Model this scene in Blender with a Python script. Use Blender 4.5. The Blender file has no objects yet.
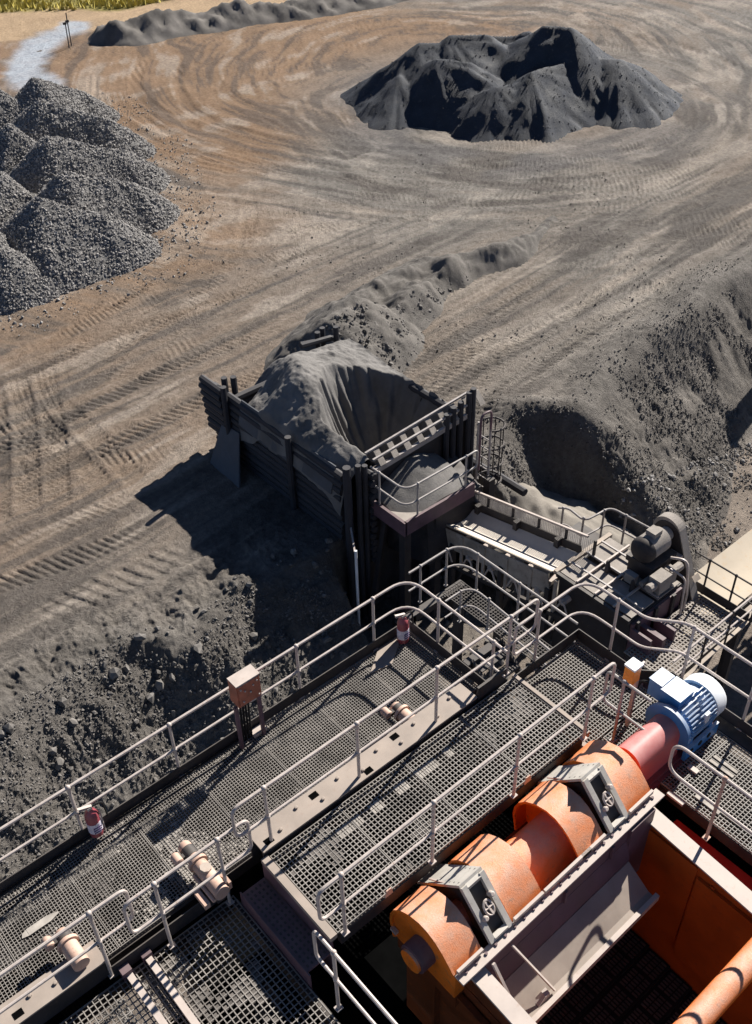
import bpy, math, random
import numpy as np
from mathutils import Vector, Matrix

random.seed(7)
RNG = np.random.default_rng(11)
C = bpy.context.scene.collection
SC = bpy.context.scene
R = math.radians

# ------------------------------------------------------------------ camera
CZ = 9.4
_f, _p, _r, _y = 1030.0, R(39.6), R(-1.53), R(50.2)
_X = Vector((1, 0, 0)); _U = Vector((0, math.sin(_p), math.cos(_p))); _F = Vector((0, math.cos(_p), -math.sin(_p)))
_Xr = math.cos(_r)*_X + math.sin(_r)*_U
_Ur = -math.sin(_r)*_X + math.cos(_r)*_U
_M = Matrix(((math.sin(_y), math.cos(_y), 0), (-math.cos(_y), math.sin(_y), 0), (0, 0, 1)))
_X, _U, _F = _M @ _Xr, _M @ _Ur, _M @ _F
cam = bpy.data.cameras.new('camera'); camo = bpy.data.objects.new('camera', cam); C.objects.link(camo)
cam.sensor_fit = 'VERTICAL'; cam.sensor_height = 24; cam.lens = 24*_f/1024
cam.clip_start = 0.1; cam.clip_end = 6000
m4 = Matrix((_X, _U, -_F)).transposed().to_4x4(); m4.translation = (0, 0, CZ)
camo.matrix_world = m4
SC.camera = camo

# ------------------------------------------------------------------ light
SUN_AZ, SUN_EL = R(14), R(36)
sv = Vector((math.cos(SUN_EL)*math.cos(SUN_AZ), math.cos(SUN_EL)*math.sin(SUN_AZ), math.sin(SUN_EL)))
w = bpy.data.worlds.new('World'); SC.world = w; w.use_nodes = True
nt = w.node_tree; nt.nodes.clear()
sky = nt.nodes.new('ShaderNodeTexSky'); sky.sky_type = 'NISHITA'; sky.sun_disc = False
sky.sun_elevation = SUN_EL; sky.sun_rotation = math.pi/2 - SUN_AZ
sky.altitude = 1200; sky.air_density = 0.55; sky.dust_density = 0.1; sky.ozone_density = 3.0
bg = nt.nodes.new('ShaderNodeBackground'); bg.inputs['Strength'].default_value = 0.05
out = nt.nodes.new('ShaderNodeOutputWorld')
nt.links.new(sky.outputs[0], bg.inputs[0]); nt.links.new(bg.outputs[0], out.inputs[0])
sl = bpy.data.lights.new('sun', 'SUN'); sl.energy = 5.0; sl.angle = R(0.5); sl.color = (1.0, 0.95, 0.88)
so = bpy.data.objects.new('sun', sl); C.objects.link(so)
so.rotation_euler = sv.to_track_quat('Z', 'Y').to_euler(); so.location = (0, 0, 60)
SC.view_settings.view_transform = 'Standard'; SC.view_settings.look = 'None'
SC.view_settings.exposure = 1.1; SC.view_settings.gamma = 1

# ------------------------------------------------------------------ numpy noise
def _hash(ix, iy, seed):
    h = (ix.astype(np.int64)*374761393 + iy.astype(np.int64)*668265263 + seed*974711) & 0xffffffff
    h = ((h ^ (h >> 13))*1274126177) & 0xffffffff
    h = ((h ^ (h >> 16))*2246822519) & 0xffffffff
    return ((h ^ (h >> 15)) & 0xffffff)/float(0xffffff)
def vn(x, y, seed=0):
    ix = np.floor(x); iy = np.floor(y); fx = x-ix; fy = y-iy
    fx = fx*fx*(3-2*fx); fy = fy*fy*(3-2*fy)
    a = _hash(ix, iy, seed); b = _hash(ix+1, iy, seed); c = _hash(ix, iy+1, seed); d = _hash(ix+1, iy+1, seed)
    return (a*(1-fx)+b*fx)*(1-fy) + (c*(1-fx)+d*fx)*fy
def fbm(x, y, o=4, seed=0):
    s = 0; a = .5; t = 0
    for k in range(o):
        s = s + a*vn(x, y, seed+k*17); t += a; a *= .5
        x, y = x*1.62+y*1.18+3.1, y*1.62-x*1.18+7.7
    return s/t
def sstep(a, b, x):
    t = np.clip((x-a)/(b-a), 0, 1); return t*t*(3-2*t)

# ------------------------------------------------------------------ materials
def mat(name, col, rough=.7, metal=0, var=.25, scale=6, dust_lit=None, dust_lit_amt=0, bump=0, bscale=40, bdist=.02, spots=None, spot_amt=.3, spec=.3, attr=None, coord='Object'):
    m = bpy.data.materials.new(name); m.use_nodes = True
    n = m.node_tree; N = n.nodes; L = n.links
    b = N['Principled BSDF']; b.inputs['Metallic'].default_value = metal
    b.inputs['Specular IOR Level'].default_value = spec
    tc = N.new('ShaderNodeTexCoord'); geo = N.new('ShaderNodeNewGeometry')
    vec = geo.outputs['Position'] if coord == 'World' else tc.outputs['Object']
    def noise(s, det=5, r=.6):
        t = N.new('ShaderNodeTexNoise'); t.inputs['Scale'].default_value = s; t.inputs['Detail'].default_value = det
        t.inputs['Roughness'].default_value = r; L.new(vec, t.inputs['Vector']); return t.outputs['Fac']
    def ramp(sock, lo, hi, a=0, bb=1):
        r = N.new('ShaderNodeMapRange'); r.inputs[1].default_value = lo; r.inputs[2].default_value = hi
        r.inputs[3].default_value = a; r.inputs[4].default_value = bb; L.new(sock, r.inputs[0]); return r.outputs[0]
    def mix(fac, c1, c2, mode='MIX'):
        x = N.new('ShaderNodeMix'); x.data_type = 'RGBA'; x.blend_type = mode
        for s, v in ((x.inputs[0], fac), (x.inputs[6], c1), (x.inputs[7], c2)):
            if hasattr(v, 'is_linked'): L.new(v, s)
            elif isinstance(v, tuple): s.default_value = (*v, 1)
            else: s.default_value = v
        return x.outputs[2]
    def math_(op, a, c):
        x = N.new('ShaderNodeMath'); x.operation = op
        for s, v in ((x.inputs[0], a), (x.inputs[1], c)):
            if hasattr(v, 'is_linked'): L.new(v, s)
            else: s.default_value = v
        return x.outputs[0]
    if attr:
        at_ = N.new('ShaderNodeAttribute'); at_.attribute_name = attr; base = at_.outputs['Color']
    else:
        base = mix(0.0, tuple(col), tuple(col))
    nv = noise(scale)
    v = ramp(nv, .3, .7, 1-var, 1+var)
    cmb = N.new('ShaderNodeCombineColor')
    for i in range(3): L.new(v, cmb.inputs[i])
    base = mix(1.0, base, cmb.outputs[0], 'MULTIPLY')
    if spots:
        base = mix(ramp(noise(scale*4.3, 6, .7), .56, .68, 0, spot_amt), base, tuple(spots))
    if dust_lit:
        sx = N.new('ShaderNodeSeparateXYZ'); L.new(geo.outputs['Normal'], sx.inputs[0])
        up = ramp(sx.outputs[2], .25, .9, 0.0, dust_lit_amt)  # paler on up-facing faces: dust, plus sunlit tops painted in
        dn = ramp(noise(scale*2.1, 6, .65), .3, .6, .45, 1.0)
        base = mix(math_('MULTIPLY', up, dn), base, tuple(dust_lit))
    L.new(base, b.inputs['Base Color'])
    L.new(ramp(nv, .3, .7, max(.05, rough-.12), min(1, rough+.12)), b.inputs['Roughness'])
    if bump:
        bp = N.new('ShaderNodeBump'); bp.inputs['Strength'].default_value = bump; bp.inputs['Distance'].default_value = .02
        bp.inputs['Distance'].default_value = bdist; L.new(noise(bscale, 8, .75), bp.inputs['Height']); L.new(bp.outputs[0], b.inputs['Normal'])
    return m

DUST = (.40, .34, .28)
M = dict(
    ground=mat('ground_dirt', (.2, .17, .14), .95, var=.26, scale=7.0, attr='Col', bump=1.0, bscale=16, bdist=.10, spots=(.075, .065, .058), spot_amt=.35, spec=.1, coord='World'),
    ore=mat('dark_ore', (.034, .038, .047), .8, var=.3, scale=1.3, bump=.8, bscale=18, bdist=.05, spots=(.12, .115, .11), spot_amt=.35, spec=.25),
    orestone=mat('ore_lump', (.05, .05, .055), .8, var=.6, scale=4, spec=.25, coord='World'),
    fines=mat('ore_fines', (.15, .142, .134), .95, var=.3, scale=1.2, bump=.8, bscale=22, spec=.1),
    spoil=mat('grey_spoil', (.135, .124, .112), .95, var=.35, scale=1.6, bump=.9, bscale=24, bdist=.05, spots=(.24, .22, .2), spot_amt=.5, spec=.1),
    sand=mat('pale_sand', (.20, .18, .155), .95, var=.25, scale=1.5, bump=.8, bscale=22, spec=.1),
    gravel=mat('gravel_bed', (.13, .125, .12), .9, var=.5, scale=9, bump=1, bscale=12, spots=(.3, .28, .26), spot_amt=.8, spec=.15),
    stone_a=mat('stone_grey', (.25, .237, .223), .9, var=.5, scale=5.3, spec=.2, coord='World'),
    stone_b=mat('stone_dark', (.135, .125, .115), .9, var=.6, scale=4.3, spec=.2, coord='World'),
    berm=mat('berm_soil', (.125, .115, .105), .95, var=.4, scale=.8, bump=.8, bscale=6, spec=.1),
    rail=mat('rail_paint', (.42, .365, .33), .5, var=.12, scale=7, spots=(.26, .16, .115), spot_amt=.75, spec=.4),
    railgrey=mat('rail_galvanised', (.32, .29, .27), .5, var=.2, scale=7, spots=(.2, .14, .11), spot_amt=.5, spec=.4),
    grating=mat('grating_steel', (.23, .21, .188), .6, var=.4, scale=2.5, spots=(.2, .165, .14), spot_amt=.6, spec=.35, coord='World'),
    steel=mat('dark_steel', (.035, .031, .032), .65, var=.35, scale=3, spots=(.10, .07, .055), spot_amt=.4, spec=.3, dust_lit=(.14, .12, .10), dust_lit_amt=.5),
    unlit=mat('unlit_black', (.003, .003, .003), 1.0, var=.3, scale=3, spec=0),  # near black, so the space below the decks reads as unlit
    purple=mat('primer_steel', (.12, .07, .085), .6, var=.25, scale=4, spots=(.06, .04, .04), spot_amt=.5, spec=.3, dust_lit=(.2, .17, .15), dust_lit_amt=.4),
    tan=mat('tan_painted_steel', (.30, .25, .21), .7, var=.16, scale=3, spots=(.27, .2, .16), spot_amt=.4, spec=.25),
    pipe=mat('peach_paint', (.46, .31, .24), .6, var=.2, scale=5, spots=(.28, .14, .09), spot_amt=.6, spec=.3),
    orange=mat('orange_paint', (.80, .19, .018), .5, var=.15, scale=3, dust_lit=(.56, .41, .32), dust_lit_amt=.75, spots=(.25, .14, .085), spot_amt=.65, spec=.3, bump=.35, bscale=60),
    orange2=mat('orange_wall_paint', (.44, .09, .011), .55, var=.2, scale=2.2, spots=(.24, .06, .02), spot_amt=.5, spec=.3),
    rim=mat('rim_steel', (.45, .385, .34), .6, var=.12, scale=4, spots=(.36, .26, .2), spot_amt=.4, spec=.3),
    red=mat('red_paint', (.46, .10, .095), .45, var=.12, scale=3, dust_lit=(.55, .34, .31), dust_lit_amt=.6, spec=.4),
    maroon=mat('maroon_paint', (.17, .045, .045), .5, var=.2, scale=3, spec=.3),
    orange_shade=mat('shaded_orange', (.15, .042, .014), .65, var=.35, scale=2.5, spots=(.35, .08, .01), spot_amt=.5, spec=.25),  # darker orange: shade on the left wall and bearing beam put into the colour
    redwall=mat('red_wall', (.42, .03, .02), .5, var=.2, scale=3, spec=.3),
    grey=mat('bracket_grey', (.44, .41, .365), .6, var=.15, scale=4, spots=(.22, .19, .16), spot_amt=.5, spec=.3),
    rubber=mat('black_rubber', (.016, .015, .015), .85, var=.3, scale=5, spec=.2),
    blue=mat('blue_motor_paint', (.045, .19, .43), .4, var=.12, scale=5, dust_lit=(.60, .61, .62), dust_lit_amt=.9, spec=.5),  # whitened tops: sunlight on the motor put into its colour
    white=mat('white_cowl', (.66, .68, .70), .4, var=.08, scale=5, spec=.5),
    lamp=mat('amber_lens', (.85, .28, .02), .3, var=.08, scale=6, spec=.5),
    boxred=mat('junction_box_paint', (.33, .115, .07), .65, var=.3, scale=9, dust_lit=(.66, .60, .50), dust_lit_amt=1.0, spots=(.2, .06, .04), spot_amt=.6, spec=.3),  # cream on its up-facing faces
    ext=mat('extinguisher_red', (.27, .055, .07), .35, var=.15, scale=12, spec=.5),
    label=mat('white_label', (.6, .56, .62), .5, var=.2, scale=30, spec=.3),
    ink=mat('label_ink', (.1, .06, .16), .6, var=.1, scale=30, spec=.2),
    screenrib=mat('screen_rib', (.10, .085, .075), .8, var=.4, scale=3, spec=.2),
    belt=mat('dusty_belt', (.58, .52, .45), .9, var=.12, scale=1.2, spec=.1),
    beltw=mat('tan_belt', (.44, .38, .30), .9, var=.12, scale=.9, spots=(.46, .33, .2), spot_amt=.5, spec=.1),
    panel=mat('dusty_cover', (.30, .27, .24), .9, var=.2, scale=3, bump=.5, bscale=60, spec=.1),
    side=mat('dusty_side_plate', (.36, .305, .25), .8, var=.3, scale=2.5, spots=(.1, .08, .07), spot_amt=.5, spec=.2),
    log=mat('stacked_rail_steel', (.03, .03, .036), .75, var=.3, scale=2, dust_lit=(.12, .11, .10), dust_lit_amt=.35, spec=.3),
    plate=mat('liner_plate', (.075, .08, .09), .7, var=.25, scale=1.6, spots=(.06, .06, .07), spot_amt=.5, spec=.3),
    grass=mat('dry_grass', (.44, .37, .10), .9, var=.4, scale=.9, spec=.1, coord='World'),
    grit=mat('dark_grit', (.12, .108, .098), .95, var=.4, scale=12, spec=.1, coord='World'),
    dustfill=mat('packed_dust', (.34, .31, .275), .95, var=.3, scale=8, spec=.1, coord='World'),
)

# ------------------------------------------------------------------ mesh builder
ORIG = {}
class MB:
    def __init__(s): s.v = []; s.f = []
    def add(s, vs, fs):
        o = len(s.v); s.v += [tuple(q) for q in vs]; s.f += [tuple(i+o for i in f) for f in fs]; return s
    def hexa(s, p):  # 8 points: bottom 0-3 ccw, top 4-7
        return s.add(p, [(3, 2, 1, 0), (4, 5, 6, 7), (0, 1, 5, 4), (1, 2, 6, 5), (2, 3, 7, 6), (3, 0, 4, 7)])
    def box(s, x0, x1, y0, y1, z0, z1):
        return s.hexa([(x0, y0, z0), (x1, y0, z0), (x1, y1, z0), (x0, y1, z0), (x0, y0, z1), (x1, y0, z1), (x1, y1, z1), (x0, y1, z1)])
    def bar(s, a, b, w, h, up=(0, 0, 1)):
        a = Vector(a); b = Vector(b); d = (b-a).normalized(); u = Vector(up)
        r = d.cross(u)
        if r.length < 1e-4: r = d.cross(Vector((1, 0, 0)))
        r.normalize(); u = r.cross(d); r *= w/2; u *= h/2
        return s.hexa([a-r-u, a+r-u, b+r-u, b-r-u, a-r+u, a+r+u, b+r+u, b-r+u])
    def tube(s, path, r, n=8, cap=True, radii=None):
        P = [Vector(q) for q in path]; k = len(P)
        t0 = (P[1]-P[0]).normalized(); a = Vector((0, 0, 1)) if abs(t0.z) < .9 else Vector((1, 0, 0))
        nrm = t0.cross(a).normalized(); vs = []
        for i in range(k):
            t = ((P[min(i+1, k-1)]-P[i]).normalized() + (P[i]-P[max(i-1, 0)]).normalized())
            if t.length < 1e-6: t = t0
            t.normalize(); nrm = (nrm - t*nrm.dot(t)).normalized(); bn = t.cross(nrm)
            rr = radii[i] if radii else r
            for j in range(n):
                an = 2*math.pi*j/n; vs.append(P[i] + (nrm*math.cos(an)+bn*math.sin(an))*rr)
        fs = [(i*n+j, i*n+(j+1) % n, (i+1)*n+(j+1) % n, (i+1)*n+j) for i in range(k-1) for j in range(n)]
        if cap: fs += [tuple(range(n))[::-1], tuple(range((k-1)*n, k*n))]
        return s.add(vs, fs)
    def lathe(s, a, d, prof, n=16):  # prof: (dist along d, radius)
        a = Vector(a); d = Vector(d).normalized()
        return s.tube_prof(a, d, prof, n)
    def tube_prof(s, a, d, prof, n):
        q = Vector((0, 0, 1)) if abs(d.z) < .9 else Vector((1, 0, 0))
        u = d.cross(q).normalized(); v = d.cross(u); vs = []
        for (t, r) in prof:
            for j in range(n):
                an = 2*math.pi*j/n; vs.append(a+d*t+(u*math.cos(an)+v*math.sin(an))*max(r, 1e-4))
        k = len(prof)
        fs = [(i*n+j, (i+1)*n+j, (i+1)*n+(j+1) % n, i*n+(j+1) % n) for i in range(k-1) for j in range(n)]
        fs += [tuple(range(n)), tuple(range((k-1)*n, k*n))[::-1]]
        return s.add(vs, fs)
    def ball(s, c, r, n=10, m=6):
        return s.tube_prof(Vector(c), Vector((0, 0, 1)), [(-r*math.cos(math.pi*i/m), r*math.sin(math.pi*i/m)) for i in range(m+1)], n)
    def prism(s, pts, a, b):  # pts: list of 3D points (planar), a,b: offset vectors
        n = len(pts); a = Vector(a); b = Vector(b)
        vs = [Vector(q)+a for q in pts] + [Vector(q)+b for q in pts]
        return s.add(vs, [tuple(range(n)), tuple(range(n, 2*n))[::-1]] + [(i, i+n, (i+1) % n+n, (i+1) % n) for i in range(n)])
    def build(s, name, m, parent=None, smooth=False, xf=None):
        o0 = Vector((0, 0, 0)) if parent is None else ORIG[parent.name]
        vs = s.v if xf is None else [xf(q) for q in s.v]
        me = bpy.data.meshes.new(name)
        me.from_pydata([(q[0]-o0[0], q[1]-o0[1], q[2]-o0[2]) for q in vs], [], s.f)
        me.materials.append(m)
        import bmesh
        bm = bmesh.new(); bm.from_mesh(me); bmesh.ops.recalc_face_normals(bm, faces=bm.faces); bm.to_mesh(me); bm.free()
        if smooth: me.shade_auto_smooth(R(40)) if hasattr(me, 'shade_auto_smooth') else smooth_me(me, R(40))
        o = bpy.data.objects.new(name, me); C.objects.link(o)
        if parent is not None: o.parent = parent
        ORIG[o.name] = o0
        return o
def smooth_me(me, ang):
    me.polygons.foreach_set('use_smooth', [True]*len(me.polygons))
    import bmesh
    bm = bmesh.new(); bm.from_mesh(me)
    for e in bm.edges:
        if len(e.link_faces) == 2 and e.calc_face_angle(0) > ang: e.smooth = False
    bm.to_mesh(me); bm.free()
def np_mesh(name, V, Fc, m, parent=None, smooth=True, col=None):
    me = bpy.data.meshes.new(name); k = Fc.shape[1]
    me.vertices.add(len(V)); me.vertices.foreach_set('co', np.ascontiguousarray(V, np.float32).ravel())
    me.loops.add(Fc.size); me.loops.foreach_set('vertex_index', np.ascontiguousarray(Fc, np.int32).ravel())
    me.polygons.add(len(Fc)); me.polygons.foreach_set('loop_start', np.arange(0, Fc.size, k, dtype=np.int32))
    me.update(calc_edges=True)
    me.polygons.foreach_set('use_smooth', np.full(len(Fc), smooth, bool))
    if col is not None:
        a = me.color_attributes.new('Col', 'FLOAT_COLOR', 'POINT')
        a.data.foreach_set('color', np.concatenate([col, np.ones((len(col), 1))], 1).astype(np.float32).ravel())
    me.materials.append(m); me.validate()
    o = bpy.data.objects.new(name, me); C.objects.link(o)
    if parent is not None: o.parent = parent
    ORIG[o.name] = Vector((0, 0, 0))
    return o
def tag(o, label, cat, group=None, kind=None):
    o['label'] = label; o['category'] = cat
    if group: o['group'] = group
    if kind: o['kind'] = kind
    return o
def thing(name, label, cat, loc=(0, 0, 0), group=None):
    o = bpy.data.objects.new(name, None); C.objects.link(o); o.location = loc; o.empty_display_size = .3
    ORIG[o.name] = Vector(loc); return tag(o, label, cat, group)
def dup(src, parent, pos):  # a part sharing mesh data, at world position pos; source mesh is modelled about the origin
    o = bpy.data.objects.new(src.name.split('.')[0], src) if isinstance(src, bpy.types.Mesh) else src.copy()
    C.objects.link(o); o.parent = parent; o.location = Vector(pos) - ORIG[parent.name]
    ORIG[o.name] = Vector(pos); return o
def mesh_of(mb, name, m, smooth=False):
    o = mb.build(name, m, None, smooth); me = o.data; bpy.data.objects.remove(o); me.name = name; return me
def fillet(path, r, n=6):
    P = [Vector(q) for q in path]; res = [P[0]]
    for i in range(1, len(P)-1):
        a = P[i-1]-P[i]; b = P[i+1]-P[i]; la, lb = a.length, b.length; a.normalize(); b.normalize()
        th = a.angle(b)
        if th > math.pi-.05: res.append(P[i]); continue
        t = min(r/math.tan(th/2), la*.49, lb*.49)
        p0 = P[i]+a*t; p1 = P[i]+b*t
        for k in range(n+1):
            s = k/n; res.append(p0*(1-s)**2 + P[i]*2*s*(1-s) + p1*s*s)
    res.append(P[-1]); return res

# ================================================================== SETTING: ground
YZ, LZ = -7.0, -9.7          # yard level, lower level
PX, PY = 37.6, 34.0          # middle of the big stockpile
def crest(x): return 15.0 + .5*sstep(20, 30, x) + .9*sstep(24, 32, x) + (vn(x*.55, x*0+3, 5)-.5)*.9*sstep(9, 6, x) + (vn(x*.5, x*0+8, 6)-.5)*1.0*sstep(15.6, 18, x) - .5*np.exp(-((x-19.6)/.8)**2) + .2*np.exp(-((x-18.1)/.55)**2)
def ground_base(x, y):
    yc = crest(x)
    nose = sstep(18.5, 19.3, x + (vn(y*.9, x*0, 9)-.5)*.6)
    wid = 3.6*(1-sstep(9, 11, x)) + sstep(9, 11, x)*(2.9 - .6*np.exp(-((x-18.1)/.6)**2) + 1.4*nose - 1.5*sstep(21.5, 26, x))
    inhop = sstep(10.6, 11.2, x)*sstep(16.1, 15.6, x)      # retained behind the hopper
    wid = wid*(1-inhop) + .12*inhop
    t = np.clip((yc-y)/wid, 0, 1)
    tt = t*t*(3-2*t)*.35 + t*.65
    z = YZ + (LZ-YZ)*tt
    bank = np.clip(np.minimum(t, 1-t)*5, 0, 1)*(y < yc+.2)
    return z, bank, yc, nose
# wheel tracks: (kind, params, wheel offsets, strength)
TR = []
def line(x0, y0, x1, y1, s=1, pair=(-1.05, 1.05), wd=.34, pit=.21): TR.append(('l', (x0, y0, x1, y1), pair, s, wd, pit))
def arc(cx, cy, r, a0, a1, s=1, pair=(-1.05, 1.05), wd=.34, pit=.21): TR.append(('a', (cx, cy, r, R(a0), R(a1)), pair, s, wd, pit))
line(-3, 17.2, 9.5, 16.9, .75, (0,), .5, .36); line(-2, 19.0, 9, 18.6, .75, (0, 1.4), .36)
line(6.4, 20.0, 9.4, 28.0, 1.3, (0, .75, 1.5)); line(8.4, 19.5, 9.4, 26.5, 1.2, (0, .8)); line(5, 22, 14, 30, .8); line(3, 26, 11, 21, .8); line(18, 30, 27, 26, .9); line(22, 25, 30, 33, .9); line(26, 24, 36, 27.5, 1.0)
line(3, 22.5, 17, 23.2, .9); line(2, 24.6, 18, 25.6, .8); line(4, 27.5, 20, 28.6, .8); line(8, 26.0, 22, 29.0, .7)
for r_, a0, a1, s_ in ((13.4, 150, 275, .8), (14.9, 140, 280, .9), (16.4, 135, 285, 1), (17.6, 160, 262, .8), (19.0, 175, 255, .8), (12.0, 170, 250, .6)):
    arc(40, 42, r_, a0, a1, s_)
arc(9.5, 40.5, 11.5, 285, 345, .8); arc(7.5, 41, 14.5, 280, 340, .8); arc(10, 44, 17.6, 275, 330, .7)
for rr, a0, a1, s in ((8.9, 200, 330, .9), (10.3, 190, 350, .8), (11.6, 215, 380, 1), (13.2, 180, 330, .7), (14.6, 220, 390, .9), (16.4, 215, 300, .8), (18.2, 225, 320, .7), (12.4, 330, 420, .9), (17.2, 340, 430, .8), (20, 330, 440, .7)):
    arc(PX, PY, rr, a0, a1, s)
for y0, y1, s in ((17.0, 18.6, 1), (17.9, 20.4, .9), (18.6, 19.4, .8), (16.6, 19.6, .7), (20.0, 21.6, .8), (19.4, 23.0, .7)):
    line(16.2, y0, 36, y1 + 1.0, s)
line(20, 24.5, 40, 21, .7); line(24, 27, 44, 19, .8); line(22, 33, 28, 24, .6); line(26, 50, 58, 44, .6); line(24, 47, 60, 40, .6); line(30, 52, 60, 49, .6)

def ground_full(x, y):
    z, bank, yc, nose = ground_base(x, y)
    yard = sstep(0, 1.0, y-yc)
    z = z + yard*((fbm(x*.10, y*.10, 3, 21)-.5)*.55 + (fbm(x*.55, y*.55, 3, 31)-.5)*.12)
    fine = fbm(x*3.2, y*3.2, 3, 41)-.5
    z = z + fine*(.05+.03*vn(x*.3, y*.3, 4))*yard
    lump = (fbm(x*2.2, y*2.2, 4, 51)-.5)
    z = z + bank*(lump*.24 + (fbm(x*.7, y*.7, 3, 52)-.5)*.70 + (.5-np.abs(2*fbm(x*7, y*7, 3, 53)-1))*.11)
    z = z + .50*np.exp(-((y-yc-.35)/.75)**2)*sstep(17.2, 19.5, x)*(.6+.8*vn(x*.45, x*0+2, 55))
    ed = np.exp(-((y-yc-.8)/1.1)**2)                        # rough windrow at the crest
    ed = ed*(1-sstep(10.4, 11, x)*sstep(16.2, 15.8, x))*(1-.6*sstep(15, 16, x))
    z = z + ed*(.10 + lump*.30 + (.5-np.abs(2*fbm(x*5, y*5, 3, 54)-1))*.10)
    z = z + (1-yard)*(1-bank)*((fbm(x*.4, y*.4, 4, 61)-.5)*.25 + fine*.03)
    br = np.zeros_like(x); dk = np.zeros_like(x)
    near = (np.hypot(x, y) < 80) & (y > yc+.3)
    for kind, pr, pair, s, wd, pit in TR:
        if kind == 'l':
            x0, y0, x1, y1 = pr; Ln = math.hypot(x1-x0, y1-y0); dx, dy = (x1-x0)/Ln, (y1-y0)/Ln
            al = (x-x0)*dx+(y-y0)*dy; ac = -(x-x0)*dy+(y-y0)*dx
            ac = ac + .5*np.sin(al*.22+x0); inside = sstep(0, 2, al)*sstep(Ln, Ln-2, al)
        else:
            cx, cy, r, a0, a1 = pr; an = np.mod(np.arctan2(y-cy, x-cx)-a0, 2*math.pi); al = an*r
            ac = np.hypot(x-cx, y-cy)-r + .5*np.sin(al*.2+r); inside = sstep(0, 2, al)*sstep((a1-a0)*r, (a1-a0)*r-2, al)
        for o in pair:
            d = np.abs(ac-o); wgt = inside*sstep(wd, wd*.75, d)*s*near
            if not wgt.any(): continue
            patch = sstep(.42, .62, fbm(x*.3+o, y*.3+pr[0], 3, 71))
            lug = np.sin(2*math.pi*(al + np.sign(ac-o)*d*.45)/pit)
            z = z + wgt*(patch*(.023*np.clip(lug*2.5, -1, 1)) - .016) + inside*s*near*.012*np.exp(-((d-wd*1.2)/.15)**2)
            br = br + wgt*.5*patch; dk = dk + wgt*.5*(1-patch)
    return z, bank, yc, br, dk
def ground_col(x, y, bank, yc, br, dk):
    c = lambda *q: np.array(q)[None, :]
    rr = np.hypot(x-PX, y-PY); an = np.arctan2(y-PY, x-PX)
    r2 = np.hypot(x-40, y-42); a2 = np.mod(np.arctan2(y-42, x-40), 2*math.pi)
    wob = (fbm(x*.12, y*.12, 3, 87)-.5)*7
    sa = .74*fbm(rr*1.7+wob*.6, an*3, 5, 81)+.26*fbm(rr*7.5, an*5, 3, 85); sb = .74*fbm(r2*1.7+wob, a2*2.4, 5, 82)+.26*fbm(r2*7.5+wob, a2*5, 3, 84); sl_ = .6*fbm(x*.15+y*.02, y*1.8-x*.12, 5, 83)+.4*fbm(x*.4, y*6-x*.5, 3, 86)
    wl = sstep(31, 27, y+.0*x)*sstep(30, 24, x)+sstep(25, 22, y)*(1-sstep(30, 24, x)); wp = sstep(13, 9, rr)
    st = (sb*(1-wp)+sa*wp)*(1-wl)+sl_*wl
    big = fbm(x*.07, y*.07, 3, 91)
    brn = np.clip(.26 + 1.5*sstep(33, 41, y)*sstep(20, 24, x)*sstep(50, 38, x) + (big-.5)*1.6 + (st-.5)*1.6 + .25*sstep(26, 20, x)*sstep(19, 30, y), 0, 1)
    brn = brn*(1-.55*sstep(13, 9, rr))*(1-.65*sstep(20.5, 16.5, y))*(1-.35*sstep(31, 24, y))*(1-.5*np.exp(-((x-20)/7)**2-((y-25)/5)**2))
    col = c(.180, .165, .147)*(1-brn)[:, None] + c(.215, .143, .092)*brn[:, None]
    dark = sstep(.50, .40, st*.8+fbm(x*.4, y*.4, 4, 93)*.2)*.62
    col = col*(1-dark)[:, None] + c(.078, .067, .060)*dark[:, None]
    pale = sstep(.52, .64, st*.6+.4*fbm(x*.35+9, y*.9, 4, 95))*.45
    col = col*(1-pale)[:, None] + c(.36, .32, .275)*pale[:, None]
    col = col*(1+.12*np.clip(br, 0, 1)-.22*np.clip(dk, 0, 1))[:, None]
    fin = np.clip(1.25*np.exp(-((rr-7.2)/1.8)**2), 0, 1)*sstep(.35, .6, fbm(x*.5, y*.5, 3, 96))
    col = col*(1-.55*fin)[:, None] + c(.12, .115, .115)*(.55*fin)[:, None]
    edge = np.clip(np.exp(-((y-yc-.2)/1.0)**2)+bank, 0, 1)
    bc = c(.145, .132, .118)*(.6+.8*fbm(x*1.5, y*1.5, 4, 97))[:, None]
    col = col*(1-edge)[:, None] + bc*edge[:, None]
    low = ((y < yc-3) & (bank < .05))
    col[low] = (c(.215, .18, .15)*(.75+.5*fbm(x*.8, y*.8, 4, 98))[:, None])[low]
    # access road, washed patch and grass at the far left
    dxr = (x-23.6)*.85 + (y-60.1)*.0
    t = y - (58.9 - .28*(x-27))
    road = sstep(1.2, 2.2, t + (vn(x*.3, y*.3, 3)-.5))
    col = col*(1-road)[:, None] + (c(.36, .26, .165)*(.85+.3*fbm(x*.3, y*1.2, 3, 99))[:, None])*road[:, None]
    wet = np.zeros_like(x); WP = [(29.0, 61.6), (27.0, 60.6), (25.2, 59.2), (23.6, 57.2), (22.6, 54.8), (22.0, 52.0)]
    for (xa, ya), (xb, yb) in zip(WP[:-1], WP[1:]):
        tt = np.clip(((x-xa)*(xb-xa)+(y-ya)*(yb-ya))/((xb-xa)**2+(yb-ya)**2), 0, 1); dd = np.hypot(x-xa-tt*(xb-xa), y-ya-tt*(yb-ya))
        wet = np.maximum(wet, sstep(1.5, .5, dd + (fbm(x*.9, y*.9, 3, 100)-.5)*1.2))
    wet = np.clip(wet*(.65+.5*fbm(x*.7, y*2.5, 3, 103)), 0, 1)
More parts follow.
